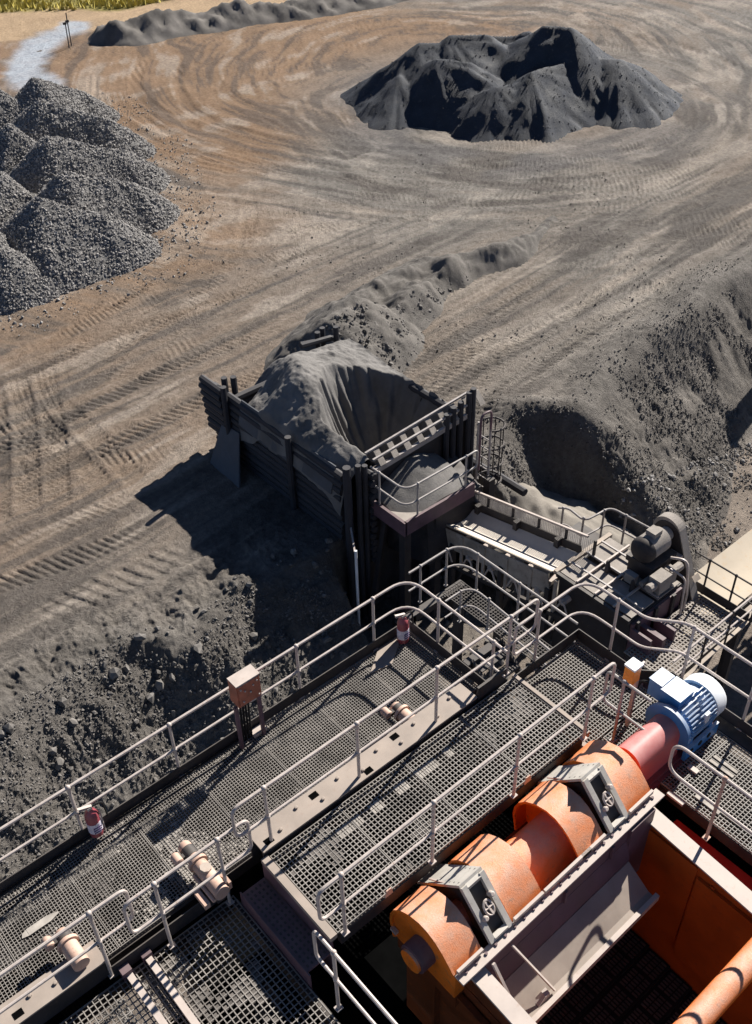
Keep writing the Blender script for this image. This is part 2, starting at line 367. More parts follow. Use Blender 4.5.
    col = col*(1-wet)[:, None] + c(.34, .37, .41)*wet[:, None]
    t2 = y - np.maximum(67.4 - .66*(x-26.9), 62.9)
    gr = sstep(-.4, .8, t2 + (fbm(x*.4, y*.4, 3, 101)-.5)*2.2)
    col = col*(1-gr)[:, None] + (c(.22, .19, .06)*(.6+.8*fbm(x*.6, y*.6, 3, 102))[:, None])*gr[:, None]
    return np.clip(col*1.02, .01, 1)
def build_ground():
    dl = np.radians(np.concatenate([np.arange(58, 10.2, -.062)])); rd = 16.4/np.tan(dl)
    rad = np.concatenate([[.4, 2, 4, 6, 8, 9.4], rd, [94, 100, 110, 130, 170, 240, 400, 800, 1600, 3200]])
    an = np.concatenate([np.arange(50.2-33, 50.2+33, .08), np.arange(50.2+35, 50.2+326, 3.0)]); an = np.radians(an)
    nr, na = len(rad), len(an)
    Rr, Aa = np.meshgrid(rad, an, indexing='ij'); x = (Rr*np.cos(Aa)).ravel(); y = (Rr*np.sin(Aa)).ravel()
    z, bank, yc, br, dk = ground_full(x, y)
    col = ground_col(x, y, bank, yc, br, dk)
    i = np.arange(nr-1)[:, None]*na; j = np.arange(na)[None, :]; j2 = (j+1) % na
    Fc = np.stack([i+j, i+na+j, i+na+j2, i+j2], -1).reshape(-1, 4)
    V = np.stack([x, y, z], 1)
    cen = np.arange(na)   # close the middle
    o = np_mesh('ground', V, Fc, M['ground'], col=col)
    o['kind'] = 'structure'
    return o
build_ground()

# ------------------------------------------------------------------ loose stones (joined, numpy)
def rock_base(n=6, sub='ico'):
    t = (1+5**.5)/2
    v = np.array([(-1, t, 0), (1, t, 0), (-1, -t, 0), (1, -t, 0), (0, -1, t), (0, 1, t), (0, -1, -t), (0, 1, -t), (t, 0, -1), (t, 0, 1), (-t, 0, -1), (-t, 0, 1)])/math.sqrt(1+t*t)
    f = np.array([(0, 11, 5), (0, 5, 1), (0, 1, 7), (0, 7, 10), (0, 10, 11), (1, 5, 9), (5, 11, 4), (11, 10, 2), (10, 7, 6), (7, 1, 8), (3, 9, 4), (3, 4, 2), (3, 2, 6), (3, 6, 8), (3, 8, 9), (4, 9, 5), (2, 4, 11), (6, 2, 10), (8, 6, 7), (9, 8, 1)])
    ov = np.array([(1, 0, 0), (-1, 0, 0), (0, 1, 0), (0, -1, 0), (0, 0, 1), (0, 0, -1.)]); of = np.array([(0, 2, 4), (2, 1, 4), (1, 3, 4), (3, 0, 4), (2, 0, 5), (1, 2, 5), (3, 1, 5), (0, 3, 5)])
    if sub == 'oct': v, f = ov, of
    return [(v*(1+RNG.uniform(-.35, .35, (len(v), 1)))*RNG.uniform(.65, 1.2, (1, 3))) for _ in range(n)], f
def stones(name, P, S, m, parent=None, sub='ico'):
    shapes, f = rock_base(8, sub); nv = len(shapes[0]); n = len(P)
    q = RNG.normal(size=(n, 4)); q /= np.linalg.norm(q, axis=1, keepdims=True); a, b, c, d = q.T
    Rm = np.stack([1-2*(c*c+d*d), 2*(b*c-a*d), 2*(b*d+a*c), 2*(b*c+a*d), 1-2*(b*b+d*d), 2*(c*d-a*b), 2*(b*d-a*c), 2*(c*d+a*b), 1-2*(b*b+c*c)], 1).reshape(n, 3, 3)
    V = np.array(shapes)[RNG.integers(0, 8, n)]
    V = np.einsum('nij,nkj->nki', Rm, V)*S[:, None, None] + P[:, None, :]
    Fc = (f[None]+np.arange(n)[:, None, None]*nv).reshape(-1, 3)
    o = np_mesh(name, V.reshape(-1, 3), Fc, m, parent, smooth=False); o['kind'] = 'stuff'
    return o
def on_ground(n, fx, fy): x = fx(n); y = fy(n, x); z, bank, yc, br, dk = ground_full(x, y); return x, y, z, bank, yc
u = RNG.uniform
def bank_stones(name, n, x0, x1, below, above, smin, smax, m, lab):
    x = u(x0, x1, n); yc = crest(x); y = yc + above - (above+below)*u(0, 1, n)**.85
    z, bank, yc, br, dk = ground_full(x, y)
    keep = fbm(x*.8, y*.8, 4, 7) > np.where(bank > .3, .36, .50)
    if above > .5: keep &= (y < yc) | (u(0, 1, n) < np.exp(-np.maximum(y-yc, 0)/.8))
    S = smin + (smax-smin)*u(0, 1, n)**4.5
    P = np.stack([x, y, z+S*.25], 1)[keep]
    o = stones(name, P, S[keep], m, None, 'oct'); tag(o, lab, 'rubble', kind='stuff')
bank_stones('rubble', 70000, -1, 11.0, 5.0, .3, .009, .042, M['stone_b'], 'dark broken rock spilling down the bank beside the lower left handrail')
bank_stones('rubble', 70000, 16.3, 34, 5.2, .3, .010, .048, M['stone_b'], 'dark broken rock covering the bank on the right edge of the yard')
n_ = 6000; x_ = u(15, 34, n_); y_ = crest(x_)+.4+16*u(0, 1, n_)**1.8; k_ = (fbm(x_*.35, y_*.35, 3, 63) > .5) & ~((x_ > 11) & (x_ < 15.6) & (y_ < 20))
x_ = x_[k_]; y_ = y_[k_]; z_ = ground_full(x_, y_)[0]; s_ = .010+.04*u(0, 1, len(x_))**4
tag(stones('loose_clods', np.stack([x_, y_, z_+s_*.3], 1), s_, M['stone_b'], None, 'oct'), 'small loose clods and pebbles strewn over the tracked yard', 'clods', kind='stuff')
n_ = 900; x_ = u(17, 27, n_); y_ = 12.4-3.0*u(0, 1, n_)**2; z_ = ground_full(x_, y_)[0]; s_ = .018+.06*u(0, 1, n_)**4
tag(stones('scattered_stones', np.stack([x_, y_, z_+s_*.3], 1), s_, M['stone_a']), 'few loose stones scattered on the tan ground below the right bank', 'stones', kind='stuff')
n_ = 700; x_ = u(2, 16, n_); y_ = u(9.0, 15.5, n_); z_ = ground_full(x_, y_)[0]; s_ = .03+.10*u(0, 1, n_)**3
tag(stones('scattered_stones', np.stack([x_, y_, z_+s_*.3], 1), s_, M['stone_b']), 'loose rocks on the shaded ground under the conveyor', 'stones', kind='stuff')

# ------------------------------------------------------------------ heaps
def heap(name, label, cat, x0, x1, y0, y1, res, H, m, group=None, zb=None, rough=.10, rscale=1.6, stonesn=0, ssize=(.05, .12), smat=None, slope=None):
    nx, ny = int((x1-x0)/res)+1, int((y1-y0)/res)+1
    X, Y = np.meshgrid(np.linspace(x0, x1, nx), np.linspace(y0, y1, ny), indexing='ij'); x = X.ravel(); y = Y.ravel()
    def hz(x, y):
        h = H(x, y); k = np.clip(h/.4, 0, 1)
        h = h + k*((fbm(x*rscale, y*rscale, 4, 33)-.5)*rough*2)
        base = ground_base(x, y)[0] + (fbm(x*.10, y*.10, 3, 21)-.5)*.55*sstep(0, 1, y-crest(x)) if zb is None else zb
        return base + h - .06, h
    z, h = hz(x, y)
    i = np.arange(nx-1)[:, None]*ny; j = np.arange(ny-1)[None, :]
    Fc = np.stack([i+j, i+ny+j, i+ny+j+1, i+j+1], -1).reshape(-1, 4)
    Fc = Fc[(h[Fc] > -.02).any(1)]
    us, inv = np.unique(Fc, return_inverse=True)
    V = np.stack([x, y, z], 1)[us]; Fc = inv.reshape(-1, 4)
    o = np_mesh(name, V, Fc, m); tag(o, label, cat, group)
    if stonesn:
        xs = u(x0, x1, stonesn*3); ys = u(y0, y1, stonesn*3); zs, hs = hz(xs, ys); ok = np.where(hs > .05)[0][:stonesn]
        S = ssize[0] + (ssize[1]-ssize[0])*u(0, 1, len(ok))**2
        stones('gravel_stones', np.stack([xs[ok], ys[ok], zs[ok]+S*.2], 1), S, smat or M['stone_a'], o, 'oct')
    return o
def ridge(x, y, a, b, h, sl=.74, rnd=.35):
    ax, ay = a; bx, by = b; dx, dy = bx-ax, by-ay; L2 = max(dx*dx+dy*dy, 1e-6)
    t = np.clip(((x-ax)*dx+(y-ay)*dy)/L2, 0, 1); d = np.hypot(x-ax-t*dx, y-ay-t*dy)
    return h - sl*(np.sqrt(d*d+rnd*rnd)-rnd)
def ridge2(x, y, a, b, h0, h1, sl=.9, rnd=.3):
    ax, ay = a; bx, by = b; dx, dy = bx-ax, by-ay; L2 = dx*dx+dy*dy
    t = np.clip(((x-ax)*dx+(y-ay)*dy)/L2, 0, 1); d = np.hypot(x-ax-t*dx, y-ay-t*dy)
    return h0+(h1-h0)*t - sl*(np.sqrt(d*d+rnd*rnd)-rnd)
GH = [((19.6, 46.6), (21.4, 46.6), 2.0, 'speckled grey gravel heap farthest back along the left edge'),
      ((17.6, 47.2), (18.6, 46.3), 2.0, 'low grey gravel heap at the far left corner behind the others'),
      ((18.3, 43.4), (20.2, 41.6), 2.1, 'grey gravel heap with a dark left face, second from the back'),
      ((16.0, 41.6), (16.6, 41.0), 2.0, 'gravel heap cut by the left photo edge, behind the middle heaps'),
      ((16.4, 39.1), (18.7, 38.2), 2.1, 'middle gravel heap reaching out toward the brown wheel tracks'),
      ((13.4, 36.9), (14.0, 36.4), 2.1, 'pale gravel heap at the left edge, beside the longest heap'),
      ((15.1, 35.3), (17.2, 34.8), 2.0, 'gravel heap whose toe reaches farthest right of the left group'),
      ((13.3, 33.6), (15.0, 32.7), 2.1, 'nearest large gravel heap with a rounded top, in front of the group'),
      ((10.9, 33.0), (11.2, 32.6), 2.0, 'nearest gravel heap, cut by the left photo edge')]
for a, b, h, lab in GH:
    wv = np.array([a[0], b[0]]), np.array([a[1], b[1]])
    heap('gravel_heap', lab, 'gravel heap', wv[0].min()-3.4, wv[0].max()+3.4, wv[1].min()-3.4, wv[1].max()+3.4, .14,
         lambda x, y, a=a, b=b, h=h: ridge2(x, y, a, b, h*1.12, h*.72, .86, .25) + (fbm(x*.6, y*.6, 2, 14)-.5)*.35, M['gravel'], 'gravel heaps along the left edge', rough=.09, rscale=3.5,
         stonesn=9000, ssize=(.025, .07))
PK = [((36.6, 32.2), (38.6, 32.0), 2.0, .70), ((38.6, 32.0), (40.6, 31.2), 1.75, .62), ((34.6, 36.3), (35.6, 35.0), 2.15, .66), ((35.6, 35.0), (36.0, 34.2), 1.75, .72), ((34.7, 37.6), (36.2, 37.0), 2.5, .70), ((36.2, 37.0), (37.8, 35.8), 2.75, .74), ((39.9, 32.9), (39.0, 34.0), 3.1, .76),
      ((39.0, 34.0), (40.2, 36), 2.5, .7), ((41.0, 30.7), (40.3, 32.2), 1.9, .58), ((33.0, 36.9), (33.9, 37.5), 1.5, .6), ((35.0, 33.2), (36.6, 32.2), 1.6, .68), ((38.4, 33.0), (38.9, 33.8), 1.9, .8), ((33.9, 34.9), (34.8, 33.6), .85, .55), ((40.5, 36), (38, 38.5), 2.2, .7)]
def bigH(x, y):
    xw = x + (fbm(x*.4, y*.4, 3, 15)-.5)*1.0; yw = y + (fbm(x*.4+7, y*.4, 3, 16)-.5)*1.0
    h = np.full_like(x, -5.)
    for k, (a, b, hh, sl_) in enumerate(PK):
        d = np.hypot(xw-a[0], yw-a[1]); an = np.arctan2(yw-a[1], xw-a[0])
        gul = (np.abs(2*vn(an*4.2+20, d*.25, 130+k)-1)-.5)*.10*np.minimum(d, 2.5)
        h = np.maximum(h, ridge(xw, yw, a, b, hh*1.04, sl_, .03) + gul)
    return h
heap('ore_stockpile', 'big black ore stockpile with several peaks and a hollow, standing in the far yard', 'stockpile', 26, 46, 22, 43, .10, bigH, M['ore'], rough=.025, rscale=5, stonesn=2500, ssize=(.015, .045), smat=M['orestone'])
def spurH(x, y):
    c = 21.6 + .16*(x-16.5) + .35*np.sin(x*.9)
    L = (fbm(x*.9, y*.9, 3, 18)-.3)
    h = (.85 - .05*(x-17))*sstep(14.6, 16.6, x)*sstep(28, 25, x)*(.45+.95*vn(x*1.1, x*0, 19)) + .35*L
    a = h*1.25 - np.where(y < c, .95, .55)*np.maximum(np.sqrt((y-c)**2+.006)-.08, 0)
    b = ridge(x, y, (18.0, 23.4), (22.5, 23.9), .55, .6, .1) + .2*L
    b2 = ridge(x, y, (16.4, 21.4), (17.6, 21.9), 1.5, .8) + .1*L
    return np.maximum(np.maximum(a, b), b2)
heap('spoil_windrow', 'long low ridge of pale sand and dark rock running out behind the feed bin', 'spoil heap', 13.6, 29, 17.6, 27, .07, spurH, M['spoil'], rough=.14, rscale=3.4)
x_ = u(16, 23, 1600); y_ = 21.0+.16*(x_-16.5)+u(-1.6, .5, 1600); h_ = spurH(x_, y_); k_ = h_ > .1; s_ = .02+.06*u(0, 1, 1600)**3
tag(stones('rubble', np.stack([x_, y_, ground_base(x_, y_)[0]+h_], 1)[k_], s_[k_], M['stone_b']), 'dark rock pieces lying on the ridge behind the feed bin', 'rubble', kind='stuff')
heap('earth_berm', 'long dark earth berm between the tan road and the brown yard, far left', 'berm', 25, 54, 48, 63, .2,
     lambda x, y: (.95+.5*(vn(x*.35, y*0, 22)-.5))*sstep(27, 29.5, x)*sstep(53, 50, x) - .55*np.abs(y-(58.2-.26*(x-27)+(vn(x*.25, x*0, 23)-.5)*1.2)) + (fbm(x*.6, y*.6, 3, 24)-.5)*.7, M['berm'], rough=.34, rscale=1.6)
heap('sand_spill', 'smooth pale sand spill lit by the sun between the conveyor and the dark bank', 'sand heap', 14.8, 19.8, 10.8, 15.4, .06,
     lambda x, y: np.maximum(ridge(x, y, (16.8, 13.7), (16.9, 12.9), 1.75, .62, .3), ridge(x, y, (16.3, 14.6), (16.6, 14.1), 2.0, .7, .2)) + (fbm(x*1.3, y*1.3, 3, 26)-.5)*.4, M['sand'], zb=LZ+.15, rough=.06, rscale=3)
n_ = 2600; k_ = RNG.integers(0, len(GH), n_); a_ = np.array([g[1] for g in GH])[k_]; th = u(-2.2, 1.0, n_); q_ = 1.6+1.9*u(0, 1, n_)**1.4
x_ = a_[:, 0]+np.cos(th)*q_; y_ = a_[:, 1]+np.sin(th)*q_; z_ = ground_full(x_, y_)[0]; s_ = .02+.05*u(0, 1, n_)**2
tag(stones('stray_gravel', np.stack([x_, y_, z_+s_*.3], 1), s_, M['stone_a'], None, 'oct'), 'stray gravel scattered round the toes of the gravel heaps', 'gravel', kind='stuff')
# dry grass verge at the far left
n_ = 5200; gx = u(22, 46, n_); gy = np.maximum(67.6-.66*(gx-26.9), 63.1)+u(0, 9, n_)**1.05; hh_ = u(.12, .5, n_)
V_ = np.zeros((n_, 3, 3)); th = u(0, math.pi, n_); wd_ = u(.08, .2, n_)
V_[:, 0] = np.stack([gx-np.cos(th)*wd_, gy-np.sin(th)*wd_, np.full(n_, YZ-.2)], 1); V_[:, 1] = np.stack([gx+np.cos(th)*wd_, gy+np.sin(th)*wd_, np.full(n_, YZ-.2)], 1)
V_[:, 2] = np.stack([gx+u(-.2, .2, n_), gy+u(-.2, .2, n_), YZ+hh_], 1)
g_ = np_mesh('dry_grass', V_.reshape(-1, 3), np.arange(n_*3).reshape(-1, 3), M['grass'], smooth=False); tag(g_, 'yellow green dry grass along the far edge of the tan road', 'grass', kind='stuff')
for k, (px_, py_) in enumerate(((26.9, 58.0), (26.6, 57.7))):
    t = thing('marker_post', ('taller' if k == 0 else 'shorter')+' thin dark post by the pale track at the end of the berm', 'post', (px_, py_, YZ), 'thin posts at the end of the berm')
    MB().tube([(px_, py_, YZ-.2), (px_+.05, py_, YZ+(1.7 if k == 0 else 1.2))], .03, 6).build('pole', M['steel'], t)
    MB().box(px_-.08, px_+.12, py_-.03, py_+.03, YZ+1.2, YZ+1.32).build('band', M['steel'], t)

# ================================================================== WALKWAY DECKS
GCACHE = {}
def grating(parent, x0, x1, y0, y1, z, cell, pw, along='x', m='grating', bw=.0095, dep=.022, holes=None):
    """grating panels laid side by side along x (or y); each panel a part, its bars one joined sub-part"""
    a0, a1 = (x0, x1) if along == 'x' else (y0, y1)
    n = max(1, round((a1-a0)/pw)); pw = (a1-a0)/n; wd = (y1-y0) if along == 'x' else (x1-x0)
    key = (round(pw, 3), round(wd, 3), cell, m, bw)
    lx, ly = (pw, wd) if along == 'x' else (wd, pw)
    key = (round(lx, 3), round(ly, 3), cell, m, bw)
    if key not in GCACHE:
        f = MB(); e = .004
        f.box(e, lx-e, e, e+bw*1.1, -dep, 0).box(e, lx-e, ly-e-bw*1.1, ly-e, -dep, 0)
        f.box(e, e+bw*1.1, e+bw*1.1, ly-e-bw*1.1, -dep, 0).box(lx-e-bw*1.1, lx-e, e+bw*1.1, ly-e-bw*1.1, -dep, 0)
        b = MB(); q = e+bw*1.1
        nx = max(1, round(lx/cell)); ny = max(1, round(ly/cell))
        for i in range(1, nx): c = lx*i/nx; b.box(c-bw/2, c+bw/2, q, ly-q, -dep, -.003)
        for j in range(1, ny): c = ly*j/ny; b.box(q, lx-q, c-bw/2, c+bw/2, -dep*.8, -.006)
        GCACHE[key] = (mesh_of(f, 'grating_panel', M[m]), mesh_of(b, 'grating_bars', M[m]))
    fm, bm_ = GCACHE[key]
    for i in range(n):
        pos = (x0+i*pw, y0, z) if along == 'x' else (x0, y0+i*pw, z)
        p = dup(fm, parent, pos); b = dup(bm_, p, pos); b['kind'] = 'stuff'
def dust_cells(parent, x0, x1, y0, y1, z, cell, thr, seed, m='dustfill'):
    b = MB(); nx = int((x1-x0)/cell); ny = int((y1-y0)/cell)
    for i in range(nx):
        for j in range(ny):
            x = x0+i*cell; y = y0+j*cell
            v = float(fbm(np.array([x*2.2]), np.array([y*3.0]), 3, seed)[0]) + random.uniform(-.09, .09)
            if v > thr: b.box(x+.004, x+cell-.004, y+.004, y+cell-.004, z-.03, z-random.uniform(.006, .016))
    if b.v: b.build('dust_clumps', M[m], parent)['kind'] = 'stuff'
def kick(parent, path, h=.15, base=0, m='steel', t=.012):
    k = MB()
    for a, b in zip(path[:-1], path[1:]):
        k.bar((a[0], a[1], a[2]+base+h/2), (b[0], b[1], b[2]+base+h/2), t, h)
    return k.build('kickplate', M[m], parent)
def beams(parent, x0, x1, y0, y1, z, n=4, m='steel', along='y'):
    for yy in (y0+.03, y1-.03): MB().box(x0+.09, x1-.09, yy-.03, yy+.03, z-.22, z-.045).build('support_beam', M[m], parent)
    for i in range(n):
        xx = x0+.04+(x1-x0-.08)*i/(n-1); MB().box(xx-.035, xx+.035, y0+.062, y1-.062, z-.2, z-.045).build('cross_beam', M[m], parent)

# deck 1: long outer walkway
D1 = thing('walkway_deck', 'long outer steel grating walkway along the upper left, carrying the fire extinguishers', 'walkway', (-1.5, 6.0, 0))
grating(D1, -2.02, 6.06, 5.44, 6.71, 0, .034, .84, bw=.0062)
kick(D1, [(-2, 6.725, 0), (6.075, 6.725, 0), (6.075, 5.3, 0)], .16)
beams(D1, -2, 6.06, 5.42, 6.7, 0, 9)
dust_cells(D1, -.6, 3.7, 5.5, 6.66, 0, .034, .645, 3)
dust_cells(D1, -.6, 6.0, 5.5, 6.66, 0, .034, .66, 23, 'grit')
MB().box(-2, 6.1, 5.4, 6.75, -.62, -.6).build('shade_sheet', M['unlit'], D1)  # sheet added below the deck to keep the grating holes dark
MB().hexa([(5.22, 6.46, .004), (5.52, 6.40, .004), (5.94, 6.68, .004), (5.56, 6.70, .004), (5.22, 6.46, .012), (5.52, 6.40, .012), (5.94, 6.68, .012), (5.56, 6.70, .012)]).build('cover_plate', M['tan'], D1)
MB().box(.62, .84, 6.12, 6.2, .003, .012).hexa([(.55, 6.14, .003), (.62, 6.12, .003), (.62, 6.2, .003), (.57, 6.18, .003), (.55, 6.14, .01), (.62, 6.12, .01), (.62, 6.2, .01), (.57, 6.18, .01)]).hexa([(.84, 6.12, .003), (.95, 6.15, .003), (.94, 6.17, .003), (.84, 6.2, .003), (.84, 6.12, .01), (.95, 6.15, .01), (.94, 6.17, .01), (.84, 6.2, .01)]).build('patch_plate', M['dustfill'], D1)
# deck 2: raised middle walkway
Z2 = .33
D2 = thing('walkway_deck', 'raised middle grating walkway between two handrails, left of the orange screen', 'walkway', (2.7, 4.6, Z2))
grating(D2, 2.76, 6.24, 4.03, 5.10, Z2, .0465, .87, bw=.0085)
beams(D2, 2.7, 6.3, 4.02, 5.1, Z2, 5)
MB().box(2.675, 2.755, 4.03, 5.12, Z2-.06, Z2+.004).build('end_strip', M['tan'], D2)
MB().box(6.245, 6.29, 4.0, 5.12, Z2-.07, Z2+.012).build('edge_angle', M['tan'], D2)
MB().box(2.70, 6.3, 4.0, 5.12, -.42, -.4).build('shade_sheet', M['unlit'], D2)  # added dark sheet, blacks out the holes of the raised deck
MB().box(2.68, 2.7, 4.03, 5.12, -.35, Z2-.065).build('end_plate', M['purple'], D2)
tr = MB().box(2.40, 2.67, 4.05, 5.10, .02, .05).build('step_tread', M['purple'], D2)
hb = MB()
for i in range(5):
    for j in range(17): hb.box(2.425+i*.05, 2.445+i*.05, 4.08+j*.06, 4.105+j*.06, .05, .056)
hb.build('tread_studs', M['steel'], tr)['kind'] = 'stuff'
MB().box(2.385, 2.40, 4.0, 5.12, -.30, .06).build('riser_plate', M['purple'], D2)
for (xa, xb) in ((3.42, 3.72), (3.86, 4.0), (4.2, 4.36), (4.48, 4.78), (4.9, 5.0)):
    c = MB(); n = max(1, round((xb-xa)/.0307))
    for i in range(n):
        x = xa+i*.0307
        for j in range(2): c.box(x+.003, x+.0235, 4.772+j*.063, 4.828+j*.063, Z2-.03, Z2-.004)
    c.build('filled_cells', M['dustfill'], D2)
gus = MB()
for x in (3.37, 5.3): gus.hexa([(x-.05, 4.0, Z2), (x+.05, 4.0, Z2), (x+.05, 4.012, Z2), (x-.05, 4.012, Z2), (x-.03, 4.0, Z2+.1), (x+.03, 4.0, Z2+.1), (x+.03, 4.012, Z2+.1), (x-.03, 4.012, Z2+.1)])
gus.build('lug', M['pipe'], D2)
dust_cells(D2, 2.8, 6.2, 4.08, 5.05, Z2, .0465, .68, 5, 'grit')
# deck 3: lower left walkway
Z3 = -.15
D3 = thing('walkway_deck', 'near grating walkway at the bottom left, crossed by deep shadow and two pale bars', 'walkway', (1, 4, Z3))
grating(D3, -1.6, 2.38, 1.6, 5.26, Z3, .056, .995)
beams(D3, -1.6, 2.4, 1.6, 5.28, Z3, 5)
MB().box(-1.6, 3.40, -1.5, 5.32, -1.65, -1.63).build('shade_sheet', M['unlit'], D3)  # added dark sheet, also blackens the gap left of the screen
kick(D3, [(1.05, 5.30, Z3), (2.38, 5.30, Z3)], .20)
for x in (1.16, 1.38):
    MB().bar((x, 5.22, Z3+.04), (x, 3.2, Z3+.04), .065, .05).build('stringer_bar', M['rim'], D3)
MB().box(1.10, 1.20, 5.2, 5.29, Z3, Z3+.12).build('hinge_bracket', M['purple'], D3); MB().box(1.33, 1.43, 5.23, 5.29, Z3, Z3+.1).build('hinge_bracket', M['purple'], D3)
MB().box(.66, .8, 4.78, 4.92, Z3+.002, Z3+.05).build('tan_block', M['tan'], D3)
dust_cells(D3, -.2, 2.3, 3.0, 5.2, Z3, .056, .70, 9, 'grit')
# deck 4: walkway round the drive end
D4 = thing('walkway_deck', 'grating walkway round the blue motor, running down the right side of the orange screen', 'walkway', (7, 3.5, 0))
grating(D4, 6.36, 7.5, 4.02, 5.16, 0, .043, 1.14, bw=.0078)
grating(D4, 6.56, 7.62, .2, 4.0, 0, .043, .95, 'y', bw=.0078)
beams(D4, 6.56, 7.5, .2, 5.18, 0, 5)
kick(D4, [(6.36, 5.19, 0), (7.52, 5.19, 0), (7.52, 4.30, 0), (7.80, 4.0, 0), (7.80, -.5, 0)], .17)
MB().hexa([(7.63, -.5, -.03), (7.79, -.5, -.03), (7.79, 3.98, -.03), (7.63, 3.98, -.03), (7.63, -.5, -.002), (7.79, -.5, -.002), (7.79, 3.98, -.002), (7.63, 3.98, -.002)]).build('edge_plate', M['steel'], D4)
MB().box(6.30, 6.355, 3.98, 5.17, -.05, .012).build('edge_angle', M['tan'], D4)
MB().box(6.3, 7.8, -.5, 5.2, -.6, -.58).build('shade_sheet', M['unlit'], D4)  # added dark sheet under the drive end grating
for q in ((7.18, 3.02), (7.26, 3.02), (6.68, 2.85), (6.72, 2.6), (7.2, 2.1)): MB().box(q[0], q[0]+.04, q[1]-.3, q[1], .001, .008).build('pale_strip', M['dustfill'], D4)
MB().box(6.48, 6.53, 2.86, 3.06, .0, .03).build('stub_angle', M['rim'], D4); MB().box(6.92, 6.98, 3.0, 3.12, .0, .03).build('stub_angle', M['rim'], D4)

# beams standing along the deck edges
def tan_beam(label, x0, x1, y0, y1, z0, z1, holes, bolts):
    t = thing('edge_beam', label, 'steel beam', (x0, y0, z0))
    MB().box(x0, x1, y0, y1, z1-.02, z1).build('top_flange', M['tan'], t)
    MB().box(x0, x1, y0+.01, y0+.03, z0, z1-.02).build('web', M['steel'], t)
    MB().box(x0, x1, y1-.03, y1-.01, z0, z1-.02).build('web', M['steel'], t)
    bt = mesh_of(MB().tube_prof(Vector((0, 0, 0)), Vector((0, 0, 1)), [(0, .02), (.022, .02), (.024, .012)], 6), 'bolt', M['tan'])
    for x, y in bolts: dup(bt, t, (x, y, z1))
    hl = mesh_of(MB().box(-.05, .045, -.035, .035, 0, .004), 'access_hole', M['unlit'])
    for x, y in holes: dup(hl, t, (x, y, z1))
    return t
bb = [(x, 5.22+(.1 if k % 2 else 0)) for k, x in enumerate(np.arange(3.0, 5.6, .27))]
tan_beam('tan edge beam with bolts under the middle handrail, between the two walkways', 2.72, 5.68, 5.125, 5.40, .02, .40, [(2.84, 5.2), (3.5, 5.32), (4.12, 5.18), (4.62, 5.33)], bb)
nb = MB()
t = thing('edge_beam', 'dark notched kick plate continuing the tan beam toward the drive end', 'steel beam', (5.7, 5.2, .02))
MB().box(5.70, 6.15, 5.13, 5.16, .1, .52).build('web', M['steel'], t); MB().box(5.70, 6.15, 5.162, 5.30, .1, .13).build('flange', M['steel'], t)
tan_beam('tan edge beam at the bottom left, cut by the left photo edge', -1.6, 1.04, 5.335, 5.60, -.14, .14, [(.2, 5.42)], [(-.6, 5.45), (.35, 5.5), (.58, 5.45), (.85, 5.5), (-.1, 5.5)])

# ================================================================== HANDRAILS
PCACHE = {}
def post_mesh(h, zmid, m, r, name='post'):
    k = (round(h, 3), round(zmid, 3), m, r)
    if k not in PCACHE:
        b = MB().tube([(0, 0, 0), (0, 0, h)], r, 8).ball((0, 0, h), r*1.65, 8, 5).ball((0, 0, zmid), r*1.55, 8, 5)
        b.box(-.035, .035, -.03, .03, -.005, .010)
        PCACHE[k] = mesh_of(b, name, M[m], True)
    return PCACHE[k]
def handrail(label, path, posts, top, mid, m='rail', r=.0180, hs=None, he=None, group='tube handrails of the walkways', rad=.22, pm=None, loc=None, pr=.0185, cat='handrail'):
    """path: points at foot level; posts: points at foot level; hs/he: hairpin at start / end"""
    t = thing('handrail', label, cat, loc or path[0], group)
    tp = [Vector(q)+Vector((0, 0, top)) for q in path]; mp = [Vector(q)+Vector((0, 0, mid)) for q in path]
    T_ = list(tp)
    if hs: d = (tp[0]-tp[1]).normalized()*(hs+.1); T_ = [mp[0], mp[0]+d, tp[0]+d] + T_
    if he: d = (tp[-1]-tp[-2]).normalized()*(he+.1); T_ = T_ + [tp[-1]+d, mp[-1]+d, mp[-1]]
    # collinear interior points are harmless for the fillet
    MB().tube(fillet(T_, rad, 7), r, 8).build('top_rail', M[m], t, True)
    MB().tube(fillet(mp, rad, 6), r*.9, 8).build('mid_rail', M[m], t, True)
    pmsh = post_mesh(top, mid, pm or m, pr)
    for q in posts: dup(pmsh, t, q)
    return t
handrail('long outer handrail along the upper left edge, turning the corner by the far fire extinguisher', [(-2, 6.74, 0), (6.09, 6.74, 0), (6.09, 5.1, 0)],
         [(x, 6.74, 0) for x in (-.6, .5, 1.55, 2.72, 4.39, 5.53)] + [(6.09, 6.2, 0), (6.09, 5.3, 0)], .86, .45, rad=.30)
handrail('middle handrail along the tan bolted beam, rounded at both ends', [(2.72, 5.19, Z2), (6.5, 5.19, Z2)], [(x, 5.19, Z2) for x in (2.86, 4.0, 5.1, 6.22)], .93, .47, hs=.13, he=.06)
handrail('right hand handrail of the raised walkway, behind the orange covers', [(2.78, 3.99, Z2), (6.32, 3.99, Z2)], [(x, 3.99, Z2) for x in (2.82, 3.92, 5.07, 6.17)], .98, .50, hs=.12, he=.10)
handrail('handrail at the bottom left above the tan beam, cut by the photo edge', [(-1.6, 5.33, -.13), (1.22, 5.33, -.13)], [(x, 5.33, -.13) for x in (-1.0, 0, 1.04)], 1.11, .62, he=.08)
handrail('short handrail with a curved end behind the stubby peach motor', [(1.50, 5.20, -.13), (2.46, 5.20, -.13)], [(1.62, 5.20, -.13), (2.30, 5.20, -.13)], 1.1, .60, hs=.10, he=.08)
